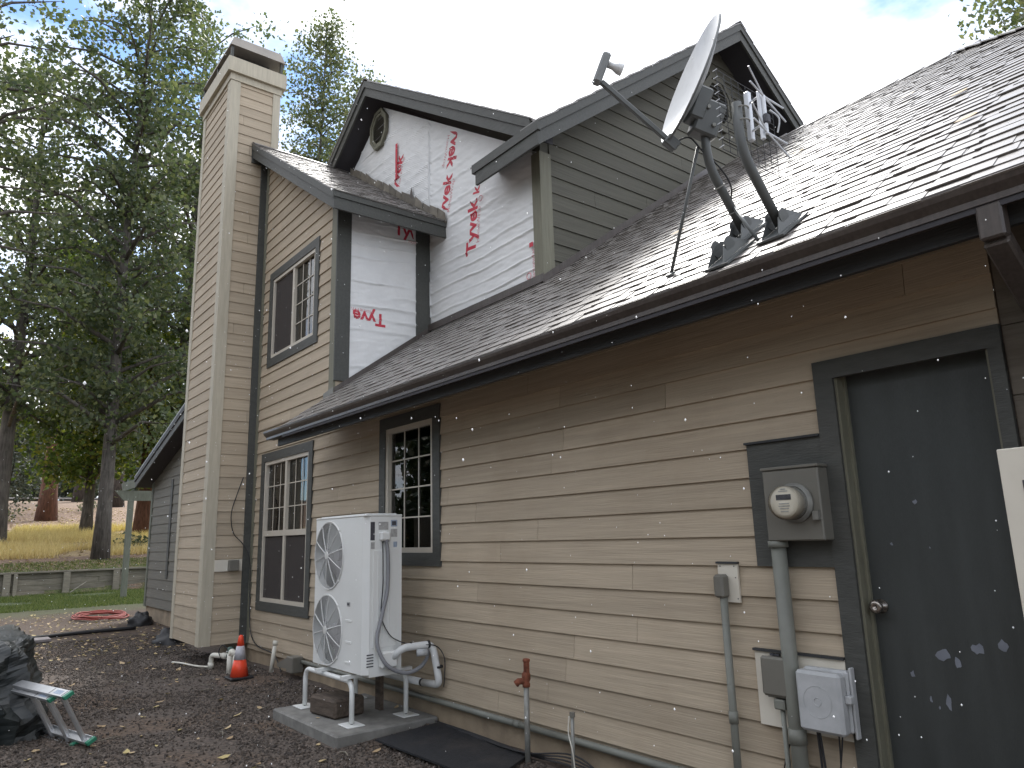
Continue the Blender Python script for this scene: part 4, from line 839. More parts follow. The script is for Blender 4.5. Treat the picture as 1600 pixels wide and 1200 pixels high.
cb = thing('telephone_box', (-1.96, -0.06, 0.62), 'pale weathered gray plastic telephone box beside the door casing', 'telephone box')
MB().bevbox(-2.085, -1.862, -0.085, -0.037, 0.622, 0.895, 0.010).build('back_case', 'comm', cb)
MB().bevbox(-2.092, -1.868, -0.150, -0.0855, 0.618, 0.888, 0.014).build('cover', 'comm', cb)
MB().torus((-1.985, -0.151, 0.755), 0.018, 0.0016, (0, 1, 0), 24, 4).build('embossed_bell_mark', 'comm', cb)
MB().torus((-1.985, -0.151, 0.755), 0.07, 0.0012, (0, 1, 0), 30, 4).build('embossed_ring', 'comm', cb)
MB().bevbox(-1.868, -1.838, -0.120, -0.085, 0.758, 0.795, 0.005).build('latch', 'comm', cb)
MB().bevbox(-1.861, -1.848, -0.075, -0.038, 0.60, 0.91, 0.004).build('hinge_flange', 'comm', cb)
for k, (x_, dx) in enumerate(((-1.94, -0.03), (-1.92, -0.07), (-2.05, 0.0), (-2.04, 0.01))):
    MB().tube(smooth_path([(x_, -0.07, 0.63), (x_ + dx * 0.4, -0.06, 0.5), (x_ + dx, -0.055, 0.3), (x_ + dx * 1.3, -0.06, 0.03)]), 0.006 if k > 1 else 0.004, 6).build('cable', 'wire', cb, True)

# conduit along the base of the wall, with junction box
bc = thing('base_conduit', (-5, -0.03, 0.2), 'long gray conduit running along the foundation under the siding', 'conduit')
for a_, b_ in ((-8.28, -6.4), (-6.4, -4.4), (-4.4, -2.9), (-2.9, 0.6)): MB().tube([(a_ + 0.002, -0.035, 0.236), (b_ - 0.002, -0.035, 0.236)], 0.022, 12).build('pipe', 'conduit', bc, True)
for a_ in (-6.4, -4.4, -2.9): MB().tube([(a_ - 0.03, -0.035, 0.236), (a_ + 0.03, -0.035, 0.236)], 0.0255, 12).build('coupling', 'conduit', bc, True)
MB().bevbox(-8.46, -8.28, -0.15, -0.02, 0.12, 0.29, 0.008).build('junction_box', 'metal_gray', bc)
MB().prism([(-8.46, -0.13, 0.28), (-8.80, -0.13, 0.17), (-8.76, -0.13, 0.14), (-8.46, -0.13, 0.15)], (0, 0.09, 0)).build('weather_hood', 'metal_gray', bc)
for k in range(4):
    MB().tube(smooth_path([(-5.5 + k * 0.2, -0.03 - 0.02 * k, 0.075), (-4.8, -0.05 - 0.015 * k, 0.08), (-4.2, -0.08 - 0.02 * k, 0.075 + 0.01 * k), (-3.8, -0.10 + 0.02 * k, 0.10 + 0.015 * k), (-3.3, -0.07 - 0.02 * k, 0.085), (-2.6, -0.06, 0.08)]), 0.006, 6).build('loose_cable', 'wire', None, True, label=['black cable lying along the wall base nearest the foundation', 'black cable lying second from the foundation', 'black cable lying third from the foundation', 'black cable lying outermost from the foundation'][k], cat='cable', group='cables along the wall base')
MB().tube(smooth_path([(-10.19, -0.16, 2.45), (-10.19, -0.24, 2.2), (-10.19, -0.30, 1.95), (-10.19, -0.26, 1.7), (-10.18, -0.13, 1.55), (-10.12, -0.05, 1.35), (-10.08, -0.04, 0.9), (-10.0, -0.04, 0.45), (-9.7, -0.05, 0.28), (-9.2, -0.02, 0.22), (-8.9, -0.03, 0.05)]), 0.007, 6).build('hanging_cable', 'wire', None, True, label='thin black cable hanging down the chimney side to the ground', cat='cable')

# heat pump on its stand, pad
pad = MB(); pad.bevbox(-6.84, -5.525, -0.90, 0.015, 0.0, 0.10, 0.012); pad.build('concrete_pad', 'concrete', None, label='low gray concrete pad under the heat pump', cat='pad')
st = thing('heat_pump_stand', (-6.03, -0.45, 0.10), 'white tubular metal stand holding the heat pump above its pad', 'stand')
for y_ in (-0.66, -0.16):
    nm = MB().tube(bend_path([(-6.70, y_, 0.115), (-6.70, y_, 0.43), (-5.76, y_, 0.43), (-5.76, y_, 0.115)], 0.10, 7), 0.021, 14).build('leg_hoop', 'white', st, True)
    for x_ in (-6.70, -5.76):
        MB().bevbox(x_ - 0.095, x_ + 0.095, y_ - 0.075, y_ + 0.075, 0.1005, 0.109, 0.003).build('foot_plate', 'white', st); MB().tube([(x_, y_, 0.109), (x_, y_, 0.135)], 0.009, 8).build('levelling_bolt', 'label_dark', st)
for x_ in (-6.30, -5.80): MB().box(x_ - 0.025, x_ + 0.025, -0.74, -0.09, 0.452, 0.478).build('cross_rail', 'white', st)
MB().box(-6.14, -6.06, -0.25, -0.21, 0.102, 0.45).build('wood_prop', 'oldwood', None, label='short wooden prop standing behind the charred block', cat='prop')
blk = MB(); blk.bevbox(-6.43, -6.02, -0.72, -0.42, 0.101, 0.255, 0.02, Matrix.Translation((-6.22, -0.57, 0)) @ Matrix.Rotation(0.12, 4, 'Z') @ Matrix.Translation((6.22, 0.57, 0))); blk.build('wood_block', 'oldwood', None, label='dark charred timber block on the concrete pad', cat='wood block')
hp = thing('heat_pump', (-6.03, -0.5, 0.48), 'white two-fan heat pump outdoor unit standing by the wall', 'heat pump')
HX0, HX1, HY0, HY1, HZ0, HZ1 = -6.525, -5.545, -0.67, -0.33, 0.50, 1.745
def front_with_holes(fcs, R):
    # flat front skin with two round openings
    mb = MB(); zs_ = [HZ0, (fcs[0][1] + fcs[1][1]) / 2, HZ1]; xr = fcs[0][0] + R + 0.012
    for (cx, cz), za, zb in zip(fcs, zs_, zs_[1:]):
        ring = [(cx + R * math.cos(i / 48 * 2 * math.pi), cz + R * math.sin(i / 48 * 2 * math.pi)) for i in range(48)]; out = []
        for (x_, z_) in ring:
            dx, dz = x_ - cx, z_ - cz; t_ = min(((HX0 + 0.004 if dx < 0 else xr) - cx) / dx if abs(dx) > 1e-6 else 9, ((za if dz < 0 else zb) - cz) / dz if abs(dz) > 1e-6 else 9); out.append((cx + dx * t_, cz + dz * t_))
        n = 48; vs = [Vector((x_, HY0, z_)) for x_, z_ in ring] + [Vector((x_, HY0, z_)) for x_, z_ in out] + [Vector((x_, HY0 + 0.05, z_)) for x_, z_ in ring]
        mb.add(vs, [(i, (i + 1) % n, (i + 1) % n + n, i + n) for i in range(n)] + [(i, i + 2 * n, (i + 1) % n + 2 * n, (i + 1) % n) for i in range(n)])
        for sx, sz in ((HX0 + 0.004, za), (HX0 + 0.004, zb), (xr, za), (xr, zb)):
            i = max(range(n), key=lambda k: (out[k][0] - cx) * (1 if sx > cx else -1) + (out[k][1] - cz) * (1 if sz > cz else -1))
            near = sorted(range(n), key=lambda k: math.hypot(out[k][0] - sx, out[k][1] - sz))[:2]; mb.add([Vector((sx, HY0, sz)), Vector((out[near[0]][0], HY0, out[near[0]][1])), Vector((out[near[1]][0], HY0, out[near[1]][1]))], [(0, 1, 2)])
    mb.box(xr, HX1 - 0.045, HY0, HY0 + 0.02, HZ0, HZ1)
    mb.prism([(HX1 - 0.045, HY0, HZ0), (HX1, HY0 + 0.045, HZ0), (HX1 - 0.02, HY0 + 0.045, HZ0), (HX1 - 0.045, HY0 + 0.02, HZ0)], (0, 0, HZ1 - HZ0))
    return mb
fcs = ((-6.235, 0.80), (-6.235, 1.43)); FR = 0.287
front_with_holes(fcs, FR).build('front_panel', 'white', hp)
MB().box(HX0, HX0 + 0.004, HY0, HY1, HZ0, HZ1).box(HX0, HX1, HY1 - 0.01, HY1, HZ0, HZ1).box(HX1 - 0.02, HX1, HY0 + 0.046, HY1 - 0.01, HZ0, HZ1).box(HX0, HX1, HY0 + 0.05, HY1, HZ0 - 0.018, HZ0).build('cabinet', 'white', hp)
MB().bevbox(HX0 - 0.004, HX1 + 0.004, HY0 - 0.005, HY1 + 0.004, HZ1 + 0.001, HZ1 + 0.016, 0.005).bevbox(HX0 + 0.03, HX1 - 0.03, HY0 + 0.03, HY1 - 0.03, HZ1 + 0.016, HZ1 + 0.026, 0.006).build('top_lid', 'white', hp)
MB().box(HX0 + 0.02, HX1 - 0.2, HY1 - 0.06, HY1 - 0.03, HZ0 + 0.03, HZ1 - 0.03).build('coil', 'fan_dark', hp)
for cx, cz in fcs:
    c = Vector((cx, HY0, cz)); g = MB()
    for i in range(1, 18): g.torus(c + Vector((0, -0.004 - 0.012 * math.cos(i / 18 * 1.5), 0)), 0.03 + (FR - 0.035) * i / 17, 0.0019, (0, 1, 0), 40, 3)
    g.torus(c + Vector((0, -0.004, 0)), FR + 0.004, 0.006, (0, 1, 0), 48, 5)
    for i in range(10):
        a_ = i / 10 * 2 * math.pi + 0.2; g.tube([c + Vector((0.03 * math.cos(a_), -0.022, 0.03 * math.sin(a_))), c + Vector((0.2 * math.cos(a_), -0.016, 0.2 * math.sin(a_))), c + Vector((FR * math.cos(a_), -0.004, FR * math.sin(a_)))], 0.0042, 5)
    g = g.build('fan_grille', 'grill', hp)
    MB().lathe([(0, 0), (0.036, 0), (0.034, 0.006), (0, 0.008)], c + Vector((0, -0.022, 0)), (0, -1, 0), 20).build('grille_hub', 'grill', g)
    for i in range(4):
        a_ = math.pi / 4 + i * math.pi / 2; p = c + Vector(((FR + 0.012) * math.cos(a_), -0.004, (FR + 0.012) * math.sin(a_))); MB().bevbox(p.x - 0.008, p.x + 0.008, p.y - 0.006, p.y + 0.003, p.z - 0.008, p.z + 0.008, 0.002).build('grille_clip', 'grill', g)
    f = MB(); f.lathe([(0, 0), (0.06, 0), (0.055, 0.05), (0, 0.055)], c + Vector((0, 0.12, 0)), (0, -1, 0), 20)
    for i in range(3):
        a0 = i / 3 * 2 * math.pi + 0.7; vs = []
        for j in range(6):
            a_ = a0 + j * 0.24; 
            for r_ in (0.055, 0.16, 0.265): vs.append(c + Vector((r_ * math.cos(a_), 0.06 + 0.017 * j, r_ * math.sin(a_))))
        f.add(vs, [(j * 3 + k, j * 3 + k + 1, (j + 1) * 3 + k + 1, (j + 1) * 3 + k) for j in range(5) for k in range(2)])
    f.build('fan', 'fan_blade', hp)
# right strip of the front: badge and louvre marks
MB().box(-5.86, -5.80, HY0 - 0.002, HY0 - 0.0005, 1.015, 1.050).build('badge', 'label_gray', hp); MB().box(-5.855, -5.815, HY0 - 0.003, HY0 - 0.002, 1.025, 1.042).build('badge_print', 'label_dark', hp)
for zz in (0.89, 0.72, 0.56): MB().bevbox(-5.88, -5.77, HY0 - 0.004, HY0 - 0.0005, zz, zz + 0.02, 0.0018).build('pressed_mark', 'white', hp)
MB().bevbox(HX1 + 0.0005, HX1 + 0.006, -0.600, -0.385, 0.70, 1.47, 0.0025).build('service_panel', 'white', hp)
for i in range(3): MB().bevbox(HX1 + 0.006, HX1 + 0.010, -0.56 + i * 0.05, -0.545 + i * 0.05, 0.74, 1.43, 0.0018).build('panel_rib', 'white', hp)
MB().box(HX1 + 0.0005, HX1 + 0.0015, -0.625, -0.585, 1.55, 1.70).build('warning_label', 'label_dark', hp)
MB().box(HX1 + 0.0005, HX1 + 0.0015, -0.620, -0.585, 1.48, 1.535).build('rating_label', 'label_gray', hp)
MB().box(HX1 + 0.0005, HX1 + 0.0015, -0.435, -0.375, 1.66, 1.715).build('energy_label', 'label_blue', hp); MB().box(HX1 + 0.0016, HX1 + 0.002, -0.425, -0.385, 1.67, 1.705).build('energy_label_print', 'label_dark', hp)
MB().box(HX1 + 0.0005, HX1 + 0.0015, -0.435, -0.375, 1.575, 1.64).build('spec_label', 'label_gray', hp); MB().box(HX1 + 0.0005, HX1 + 0.0015, -0.41, -0.375, 1.49, 1.535).build('listing_label', 'label_blue', hp)
MB().box(HX1 + 0.0005, HX1 + 0.002, -0.55, -0.46, 1.635, 1.70).build('handle_recess', 'label_gray', hp)
MB().bevbox(HX1 + 0.001, HX1 + 0.05, -0.55, -0.46, 1.545, 1.62, 0.012).build('terminal_hood', 'white', hp)
for k in range(5): MB().box(HX1 + 0.0005, HX1 + 0.002, -0.645, -0.585, 0.56 + k * 0.022, 0.569 + k * 0.022).build('vent_slot', 'label_dark', hp)
MB().bevbox(HX1 + 0.001, HX1 + 0.075, -0.545, -0.40, 0.545, 0.675, 0.014).build('valve_cover', 'white', hp)
MB().tube(smooth_path([(HX1 + 0.025, -0.49, 1.55), (HX1 + 0.03, -0.475, 1.40), (HX1 + 0.03, -0.48, 1.15), (HX1 + 0.035, -0.53, 0.95), (HX1 + 0.05, -0.58, 0.75), (HX1 + 0.10, -0.52, 0.58), (HX1 + 0.12, -0.36, 0.50), (HX1 + 0.10, -0.20, 0.53), (HX1 + 0.05, -0.10, 0.62), (HX1 - 0.1, -0.06, 0.66)]), 0.016, 12).build('flexible_conduit', 'flex', hp, True)
MB().lathe([(0, 0), (0.024, 0), (0.024, 0.03), (0, 0.03)], (HX1 + 0.025, -0.49, 1.535), (0, 0, 1), 12).build('conduit_nut', 'flex', hp)
MB().tube(smooth_path([(HX1 + 0.02, -0.52, 1.54), (HX1 + 0.02, -0.515, 1.2), (HX1 + 0.025, -0.53, 0.95), (HX1 + 0.03, -0.46, 0.80), (HX1 + 0.05, -0.38, 0.74), (HX1 + 0.1, -0.30, 0.71)]), 0.0045, 6).build('control_cable', 'wire', hp, True)
ls = thing('refrigerant_line', (-5.6, -0.15, 0.3), 'white insulated pipe looping from the heat pump back to the wall', 'pipe')
MB().tube(bend_path([(HX1 + 0.05, -0.44, 0.62), (HX1 + 0.10, -0.38, 0.69), (-5.40, -0.12, 0.70), (-5.36, -0.075, 0.38), (-5.62, -0.075, 0.365)], 0.07, 6), 0.030, 14).build('insulated_pipe', 'lineset', ls, True)
MB().tube([(-5.64, -0.075, 0.365), (-6.6, -0.06, 0.345)], 0.030, 14).build('wall_pipe', 'lineset', ls, True)
MB().tube([(-5.617, -0.075, 0.365), (-5.643, -0.075, 0.365)], 0.0315, 14).build('tape_band', 'black', ls, True)
for pnt, dr in (((-5.44, -0.30, 0.695), (0.3, 1, 0.02)), ((-5.40, -0.16, 0.70), (0.1, 1, 0)), ((-5.363, -0.078, 0.52), (0.02, 0.1, -1))):
    d_ = Vector(dr).normalized() * 0.008; p = Vector(pnt); MB().tube([p - d_, p + d_], 0.0325, 14).build('tape_band', 'black', ls, True)
MB().tube([(-5.40, -0.27, 0.645), (-5.37, -0.19, 0.645)], 0.028, 14).build('coiled_wire_bundle', 'comm', ls, True)
MB().tube(smooth_path([(-5.41, -0.26, 0.70), (-5.36, -0.12, 0.69), (-5.325, -0.055, 0.60), (-5.325, -0.05, 0.45), (-5.35, -0.045, 0.36)]), 0.0045, 6).build('tied_cable', 'wire', ls, True)

MB().prism([(-5.36, -0.66, 0.058), (-5.44, -0.04, 0.062), (-4.22, -0.09, 0.066), (-3.95, -0.62, 0.060)], (0, 0, 0.014)).build('rubber_mat', 'mat_black', None, label='black rubber mat lying on the ground beside the pad', cat='mat')
hyd = thing('yard_hydrant', (-4.145, -0.15, 0.03), 'gray standpipe with a rusty hydrant head in front of the wall', 'hydrant')
MB().tube([(-4.15, -0.15, 0.0), (-4.143, -0.15, 0.56)], 0.019, 14).build('standpipe', 'galv', hyd, True)
hh = MB(); hh.lathe([(0, 0), (0.026, 0), (0.028, 0.02), (0.022, 0.03), (0.030, 0.05), (0.030, 0.085), (0.02, 0.10), (0, 0.10)], (-4.143, -0.15, 0.535), (0, 0, 1), 14); hh.tube([(-4.143, -0.15, 0.575), (-4.175, -0.19, 0.572), (-4.19, -0.205, 0.555)], [0.022, 0.022, 0.024], 12)
hh.build('hydrant_head', 'rust', hyd, True)
MB().bevbox(-4.155, -4.14, -0.165, -0.135, 0.62, 0.71, 0.004).bevbox(-4.132, -4.118, -0.165, -0.135, 0.60, 0.71, 0.004).bevbox(-4.160, -4.112, -0.17, -0.13, 0.695, 0.722, 0.008).build('lever', 'rust', hyd)
sp = thing('capped_pipe', (-3.69, -0.15, 0.05), 'short gray pipe stub with a white wire right of the rusty hydrant', 'pipe')
MB().tube([(-3.70, -0.15, 0.0), (-3.687, -0.15, 0.42)], 0.012, 12).build('pipe', 'galv', sp, True); MB().lathe([(0, 0), (0.018, 0), (0.018, 0.03), (0, 0.032)], (-3.687, -0.15, 0.415), (0, 0, 1), 8).build('cap', 'metal_gray', sp)
MB().tube(smooth_path([(-3.70, -0.165, 0.42), (-3.71, -0.168, 0.32), (-3.675, -0.17, 0.22), (-3.66, -0.17, 0.12), (-3.63, -0.17, 0.03)]), 0.0045, 6).build('white_wire', 'pvc', sp, True)

# white board near the door, cut by the picture edge
wp = thing('white_door_leaf', (-0.62, -0.62, 0.05), 'white door leaf with a dark window standing in front of the charcoal door', 'door leaf')
Mw = Matrix.Translation((-0.933, -0.60, 0.0)) @ Matrix.Rotation(rad(-9), 4, 'Z')
MB().bevbox(0, 0.80, -0.02, 0.02, 0.03, 1.80, 0.003, Mw).build('panel', 'whiteplate', wp)
MB().bevbox(0.068, 0.74, -0.024, -0.0202, 0.95, 1.69, 0.0015, Mw).build('window_gasket', 'label_dark', wp); MB().box(0.084, 0.726, -0.027, -0.0243, 0.965, 1.675, Mw).build('window_pane', 'glass', wp)

# traffic cone and irrigation valve
cn = thing('traffic_cone', (-9.0, -0.49, 0.03), 'orange traffic cone with a gray reflective band by the chimney', 'traffic cone')
cb_ = (-9.0, -0.49, 0.0)
MB().bevbox(-9.13, -8.87, -0.62, -0.36, 0.03, 0.056, 0.008).build('base', 'black', cn)
def cr_(z): return 0.098 - 0.165 * (z - 0.055)
MB().lathe([(0.0, 0.055), (0.102, 0.055), (cr_(0.24), 0.24), (0, 0.24)], cb_, (0, 0, 1), 28).build('lower_cone', 'cone', cn, True)
MB().lathe([(0.0, 0.24), (cr_(0.24) + 0.002, 0.24), (cr_(0.39) + 0.002, 0.39), (0, 0.39)], cb_, (0, 0, 1), 28).build('reflective_band', 'cone_band', cn, True)
MB().lathe([(0.0, 0.39), (cr_(0.39), 0.39), (cr_(0.495), 0.495), (cr_(0.505) - 0.012, 0.51), (0, 0.505)], cb_, (0, 0, 1), 28).build('upper_cone', 'cone', cn, True)
iv = thing('irrigation_valve', (-9.45, -0.45, 0.02), 'white plastic pipework with a green irrigation valve under the chimney', 'irrigation valve')
MB().tube(bend_path([(-10.0, -0.52, 0.0), (-9.98, -0.52, 0.19), (-9.60, -0.46, 0.21)], 0.06), 0.030, 14).build('elbow_pipe', 'pvc', iv, True)
for p_, q_ in (((-9.985, -0.52, 0.04), (-9.982, -0.52, 0.10)), ((-9.68, -0.472, 0.206), (-9.60, -0.46, 0.21))): MB().tube([p_, q_], 0.038, 14).build('pipe_fitting', 'pvc', iv, True)
MB().tube([(-9.42, -0.47, 0.0), (-9.42, -0.47, 0.26)], 0.034, 14).build('riser_pipe', 'pvc', iv, True); MB().tube([(-9.32, -0.44, 0.0), (-9.32, -0.44, 0.25)], 0.028, 14).build('riser_pipe', 'pvc', iv, True)
MB().tube(bend_path([(-9.42, -0.47, 0.24), (-9.40, -0.46, 0.29), (-9.32, -0.44, 0.25)], 0.03), 0.034, 12).build('pipe_fitting', 'pvc', iv, True)
MB().lathe([(0, 0), (0.045, 0), (0.05, 0.03), (0.035, 0.06), (0.035, 0.12), (0, 0.13)], (-9.5, -0.44, 0.20), (0, 0, 1), 16).build('valve_body', 'valve_green', iv, True)
MB().tube(smooth_path([(-9.55, -0.45, 0.28), (-9.62, -0.5, 0.34), (-9.70, -0.52, 0.26), (-9.66, -0.5, 0.18)]), 0.006, 6).build('control_wire', 'wire', iv, True)
MB().tube([(-8.985, -0.13, 0.02), (-8.93, -0.10, 0.40)], 0.024, 14).tube([(-8.937, -0.103, 0.36), (-8.929, -0.0995, 0.41)], 0.03, 14).build('vent_pipe', 'pvc', None, True, label='white plastic vent pipe leaning on the foundation behind the cone', cat='pipe')
MB().tube(smooth_path([(-10.9, -0.75, 0.03), (-10.6, -0.72, 0.05), (-10.25, -0.62, 0.04), (-10.0, -0.55, 0.05)]), 0.012, 8).build('hose_end', 'pvc', None, True, label='short white hose end lying under the chimney', cat='hose')

# ladder on its edge, tarp heap
ld = thing('extension_ladder', (-7.5, -2.45, 0), 'aluminium extension ladder with green end caps lying on its edge by the tarp', 'ladder')
def ladder(x_end, off, nr, seed):
    d_ = Vector((-0.955, -0.26, 0.0)).normalized(); up_ = Vector((0.10, -0.22, 0.42)).normalized(); side = d_.cross(up_).normalized()
    base = Vector((x_end, -2.30, 0.045)) + side * off + d_ * 0.0
    for j, h_ in enumerate((0.0, 0.46)):
        M4 = Matrix.Translation(base + up_ * h_) @ Matrix((d_, side, up_)).transposed().to_4x4(); s_ = -1 if j else 1
        r_ = MB(); r_.box(0, 3.4, -0.035, 0.035, -0.0025, 0.0025, M4); r_.box(0, 3.4, -0.035, -0.031, 0.0025 if not j else -0.022, 0.022 if not j else -0.0025, M4); r_.box(0, 3.4, 0.031, 0.035, 0.0025 if not j else -0.022, 0.022 if not j else -0.0025, M4); r_.build('rail', 'alum', ld)
        MB().bevbox(-0.012, 0.03, -0.038, 0.038, -0.025 if j else -0.006, 0.006 if j else 0.025, 0.003, M4).build('end_cap', 'green', ld)
        if j: MB().box(0.10, 0.22, -0.02, 0.02, 0.0027, 0.0035, M4).build('printed_label', 'label_blue', ld); MB().box(0.05, 0.06, -0.03, 0.03, 0.0027, 0.0035, M4).box(0.27, 0.28, -0.03, 0.03, 0.0027, 0.0035, M4).build('printed_mark', 'label_dark', ld)
    for i in range(nr):
        p = base + d_ * (0.13 + i * 0.30); MB().tube([p + up_ * 0.003, p + up_ * 0.457], 0.019, 8).build('rung', 'alum', ld)
ladder(-6.98, 0.0, 11, 1); ladder(-7.22, -0.085, 10, 2)
tp = MB(); nu, nv = 84, 40; rt_ = random.Random(8)
for j in range(nv + 1):
    ph = j / nv * math.pi / 2
    for i in range(nu):
        a_ = i / nu * 2 * math.pi; q = (math.cos(a_), math.sin(a_)); se = 1 / (abs(q[0]) ** 4.5 + abs(q[1]) ** 4.5) ** (1 / 4.5)
        rr_ = max(0.0, math.cos(ph)) ** 0.22; zz = 0.80 * math.sin(ph) ** 0.9; rr_ *= 1.16 - 0.22 * math.sin(ph)
        n1 = noise.noise(Vector((q[0] * 1.7, q[1] * 1.7, zz * 2.2 + 3))); n2 = abs(noise.noise(Vector((q[0] * 5 + zz, q[1] * 5, zz * 3.3)))); k_ = 1 + 0.12 * n1 - 0.26 * n2 * (1 - 0.4 * math.sin(ph))
        x_ = -8.62 + 0.95 * se * q[0] * rr_ * k_; y_ = -3.15 + 0.55 * se * q[1] * rr_ * k_
        jx, jy, jz = (rt_.uniform(-0.008, 0.008) for _ in range(3)); cr1 = abs(noise.noise(Vector((x_ * 2.6 + zz, y_ * 2.6 - zz * 1.5, zz * 2.0)))); cr2 = abs(noise.noise(Vector((x_ * 6.5, y_ * 6.5 + zz * 3, zz * 5.0)))); kk = (0.24 * (0.35 - cr1) + 0.09 * (0.3 - cr2)) * math.cos(ph) ** 0.5; x_ += kk * q[0]; y_ += kk * q[1]; zz += 0.10 * (0.3 - cr1) * math.sin(ph); tp.v.append((x_ + jx, y_ + jy * 0.8, jz * 0.8 * math.cos(ph) * math.sin(ph) * 2 + zz * (1 + 0.10 * n1 - 0.06 * n2) + (0.10 * (1 if y_ < -3.1 else -0.2)) * math.sin(ph)))
tp.f = [(j * nu + i, j * nu + (i + 1) % nu, (j + 1) * nu + (i + 1) % nu, (j + 1) * nu + i) for j in range(nv) for i in range(nu)]
tp.build('tarp_heap', 'tarp', None, False, label='dark crumpled plastic tarp over a heap at the left edge', cat='tarp')

# hose coil, edging, paver, pipe sock
hc = MB(); pts = []
for i in range(5 * 28):
    a_ = i / 28 * 2 * math.pi; r_ = 0.62 + 0.10 * math.sin(i * 0.11) + 0.05 * math.sin(i * 0.37); pts.append((-19.2 + 1.35 * r_ * math.cos(a_) - 0.012 * i / 28, -0.23 + 0.75 * r_ * math.sin(a_), 0.035 + 0.012 * i / 28 + 0.008 * math.sin(a_ * 3 + i)))
hc.tube(pts, 0.016, 7).build('garden_hose', 'hose', None, True, label='coiled red hose lying on the bare soil', cat='hose')
MB().tube(smooth_path([(-15.45, -2.9, 0.05), (-15.6, -2.0, 0.045), (-15.75, -1.2, 0.05), (-15.85, -0.2, 0.045)]), 0.035, 8).build('landscape_edging', 'black', None, True, label='black plastic edging strip between gravel and soil', cat='edging')
MB().bevbox(-15.42, -15.0, -1.98, -1.66, 0.02, 0.07, 0.008).build('paver_stone', 'paver', None, label='flat gray paver lying at the gravel edge', cat='paver')
rr2 = random.Random(5); fb = MB()
for cx, cy, rx_ in ((-16.9, 0.10, 0.42), (-13.3, -0.22, 0.35)):
    fb = MB()
    for j in range(9):
        for i in range(18):
            a_ = i / 18 * 2 * math.pi; ph = j / 8 * math.pi / 2; n1 = noise.noise(Vector((math.cos(a_) * 2 + cx, math.sin(a_) * 2, ph * 3))); k_ = 1 + 0.45 * n1
            fb.v.append((cx + rx_ * math.cos(ph) * math.cos(a_) * k_, cy + 0.22 * math.cos(ph) * math.sin(a_) * k_, 0.22 * math.sin(ph) * (1 + 0.5 * n1)))
    fb.f = [(j * 18 + i, j * 18 + (i + 1) % 18, (j + 1) * 18 + (i + 1) % 18, (j + 1) * 18 + i) for j in range(8) for i in range(18)]
    fb.build('weed_fabric', 'black', None, True, label='rumpled black fabric at the foot of the far wing wall' if cx < -15 else 'rumpled black fabric at the foot of the chimney', cat='fabric')

# ------------------------------------------------------------------ satellite dish and antenna on the garage roof
def J_mast(name, F, L, top, label, cat, r=0.024):
    t_ = thing(name, F, label, cat); F = Vector(F); n_ = Vector((0, -math.sin(rad(41)), math.cos(rad(41)))); b_ = F + n_ * L
    MB().tube(bend_path([F + n_ * 0.03, b_, Vector((b_.x, b_.y, top))], 0.12, 8), r, 18).build('mast', 'mast', t_, True); foot(F, t_, r); return t_, b_
def foot(F, t_, r, two=True):
    Mr = Matrix.Translation(F) @ Matrix.Rotation(slope, 4, 'X')
    for sx in (-1, 1):
        MB().prism([Mr @ Vector((sx * (r + 0.006), -0.05, 0.075)), Mr @ Vector((sx * (r + 0.006), 0.045, 0.085)), Mr @ Vector((sx * (r + 0.02), 0.16, 0.012)), Mr @ Vector((sx * (r + 0.02), -0.14, 0.012))], Mr.to_3x3() @ Vector((sx * 0.004, 0, 0))).build('side_bracket', 'mast', t_)
        c_ = Mr @ Vector((sx * (r + 0.012), -0.005, 0.06)); MB().lathe([(0, 0), (0.045, 0), (0.045, 0.005), (0, 0.006)], c_, (sx, 0, 0), 20).build('pivot_disc', 'mast', t_)
    MB().box(-0.075, 0.075, -0.15, 0.17, 0.0, 0.011, Mr).build('foot_plate', 'mast', t_)
def on_roof(x, y): return (x, y, roofz(y) + 0.008)
dm, db = J_mast('satellite_dish', on_roof(-2.13, -0.13), 0.45, 3.72, 'gray satellite dish with feed arm on a bent mast on the garage roof', 'satellite dish')
DN = Vector((-0.456, -0.821, 0.344)).normalized(); DU = Vector((0.399, 0.2, 0.895)); DU = (DU - DN * DU.dot(DN)).normalized(); DS = DU.cross(DN).normalized(); DC = Vector((-2.13, -0.53, 3.935))
dz = MB(); nr_, na_ = 10, 40
def dish_pt(r_, a_, o): return DC + DU * (0.345 * r_ * math.sin(a_)) + DS * (0.315 * r_ * math.cos(a_)) + DN * (0.062 * (r_ * r_ - 1) + o)
for j in range(nr_ + 1):
    for i in range(na_): dz.v.append(tuple(dish_pt(j / nr_, i / na_ * 2 * math.pi, 0)))
dz.f = [(j * na_ + i, j * na_ + (i + 1) % na_, (j + 1) * na_ + (i + 1) % na_, (j + 1) * na_ + i) for j in range(nr_) for i in range(na_)]
dz.build('reflector', 'dish', dm, True)
dk = MB()
for j in range(nr_ + 1):
    for i in range(na_): dk.v.append(tuple(dish_pt(j / nr_, i / na_ * 2 * math.pi, -0.008)))
dk.f = [(j * na_ + i, j * na_ + (i + 1) % na_, (j + 1) * na_ + (i + 1) % na_, (j + 1) * na_ + i) for j in range(nr_) for i in range(na_)]
o0 = len(dk.v)
for i in range(na_): dk.v.append(tuple(dish_pt(1.0, i / na_ * 2 * math.pi, 0.0)))
for i in range(na_): dk.v.append(tuple(dish_pt(1.03, i / na_ * 2 * math.pi, -0.014)))
dk.f += [(nr_ * na_ + i, nr_ * na_ + (i + 1) % na_, o0 + na_ + (i + 1) % na_, o0 + na_ + i) for i in range(na_)] + [(o0 + na_ + i, o0 + na_ + (i + 1) % na_, o0 + (i + 1) % na_, o0 + i) for i in range(na_)]
dk.build('reflector_back', 'dish_back', dm, True)
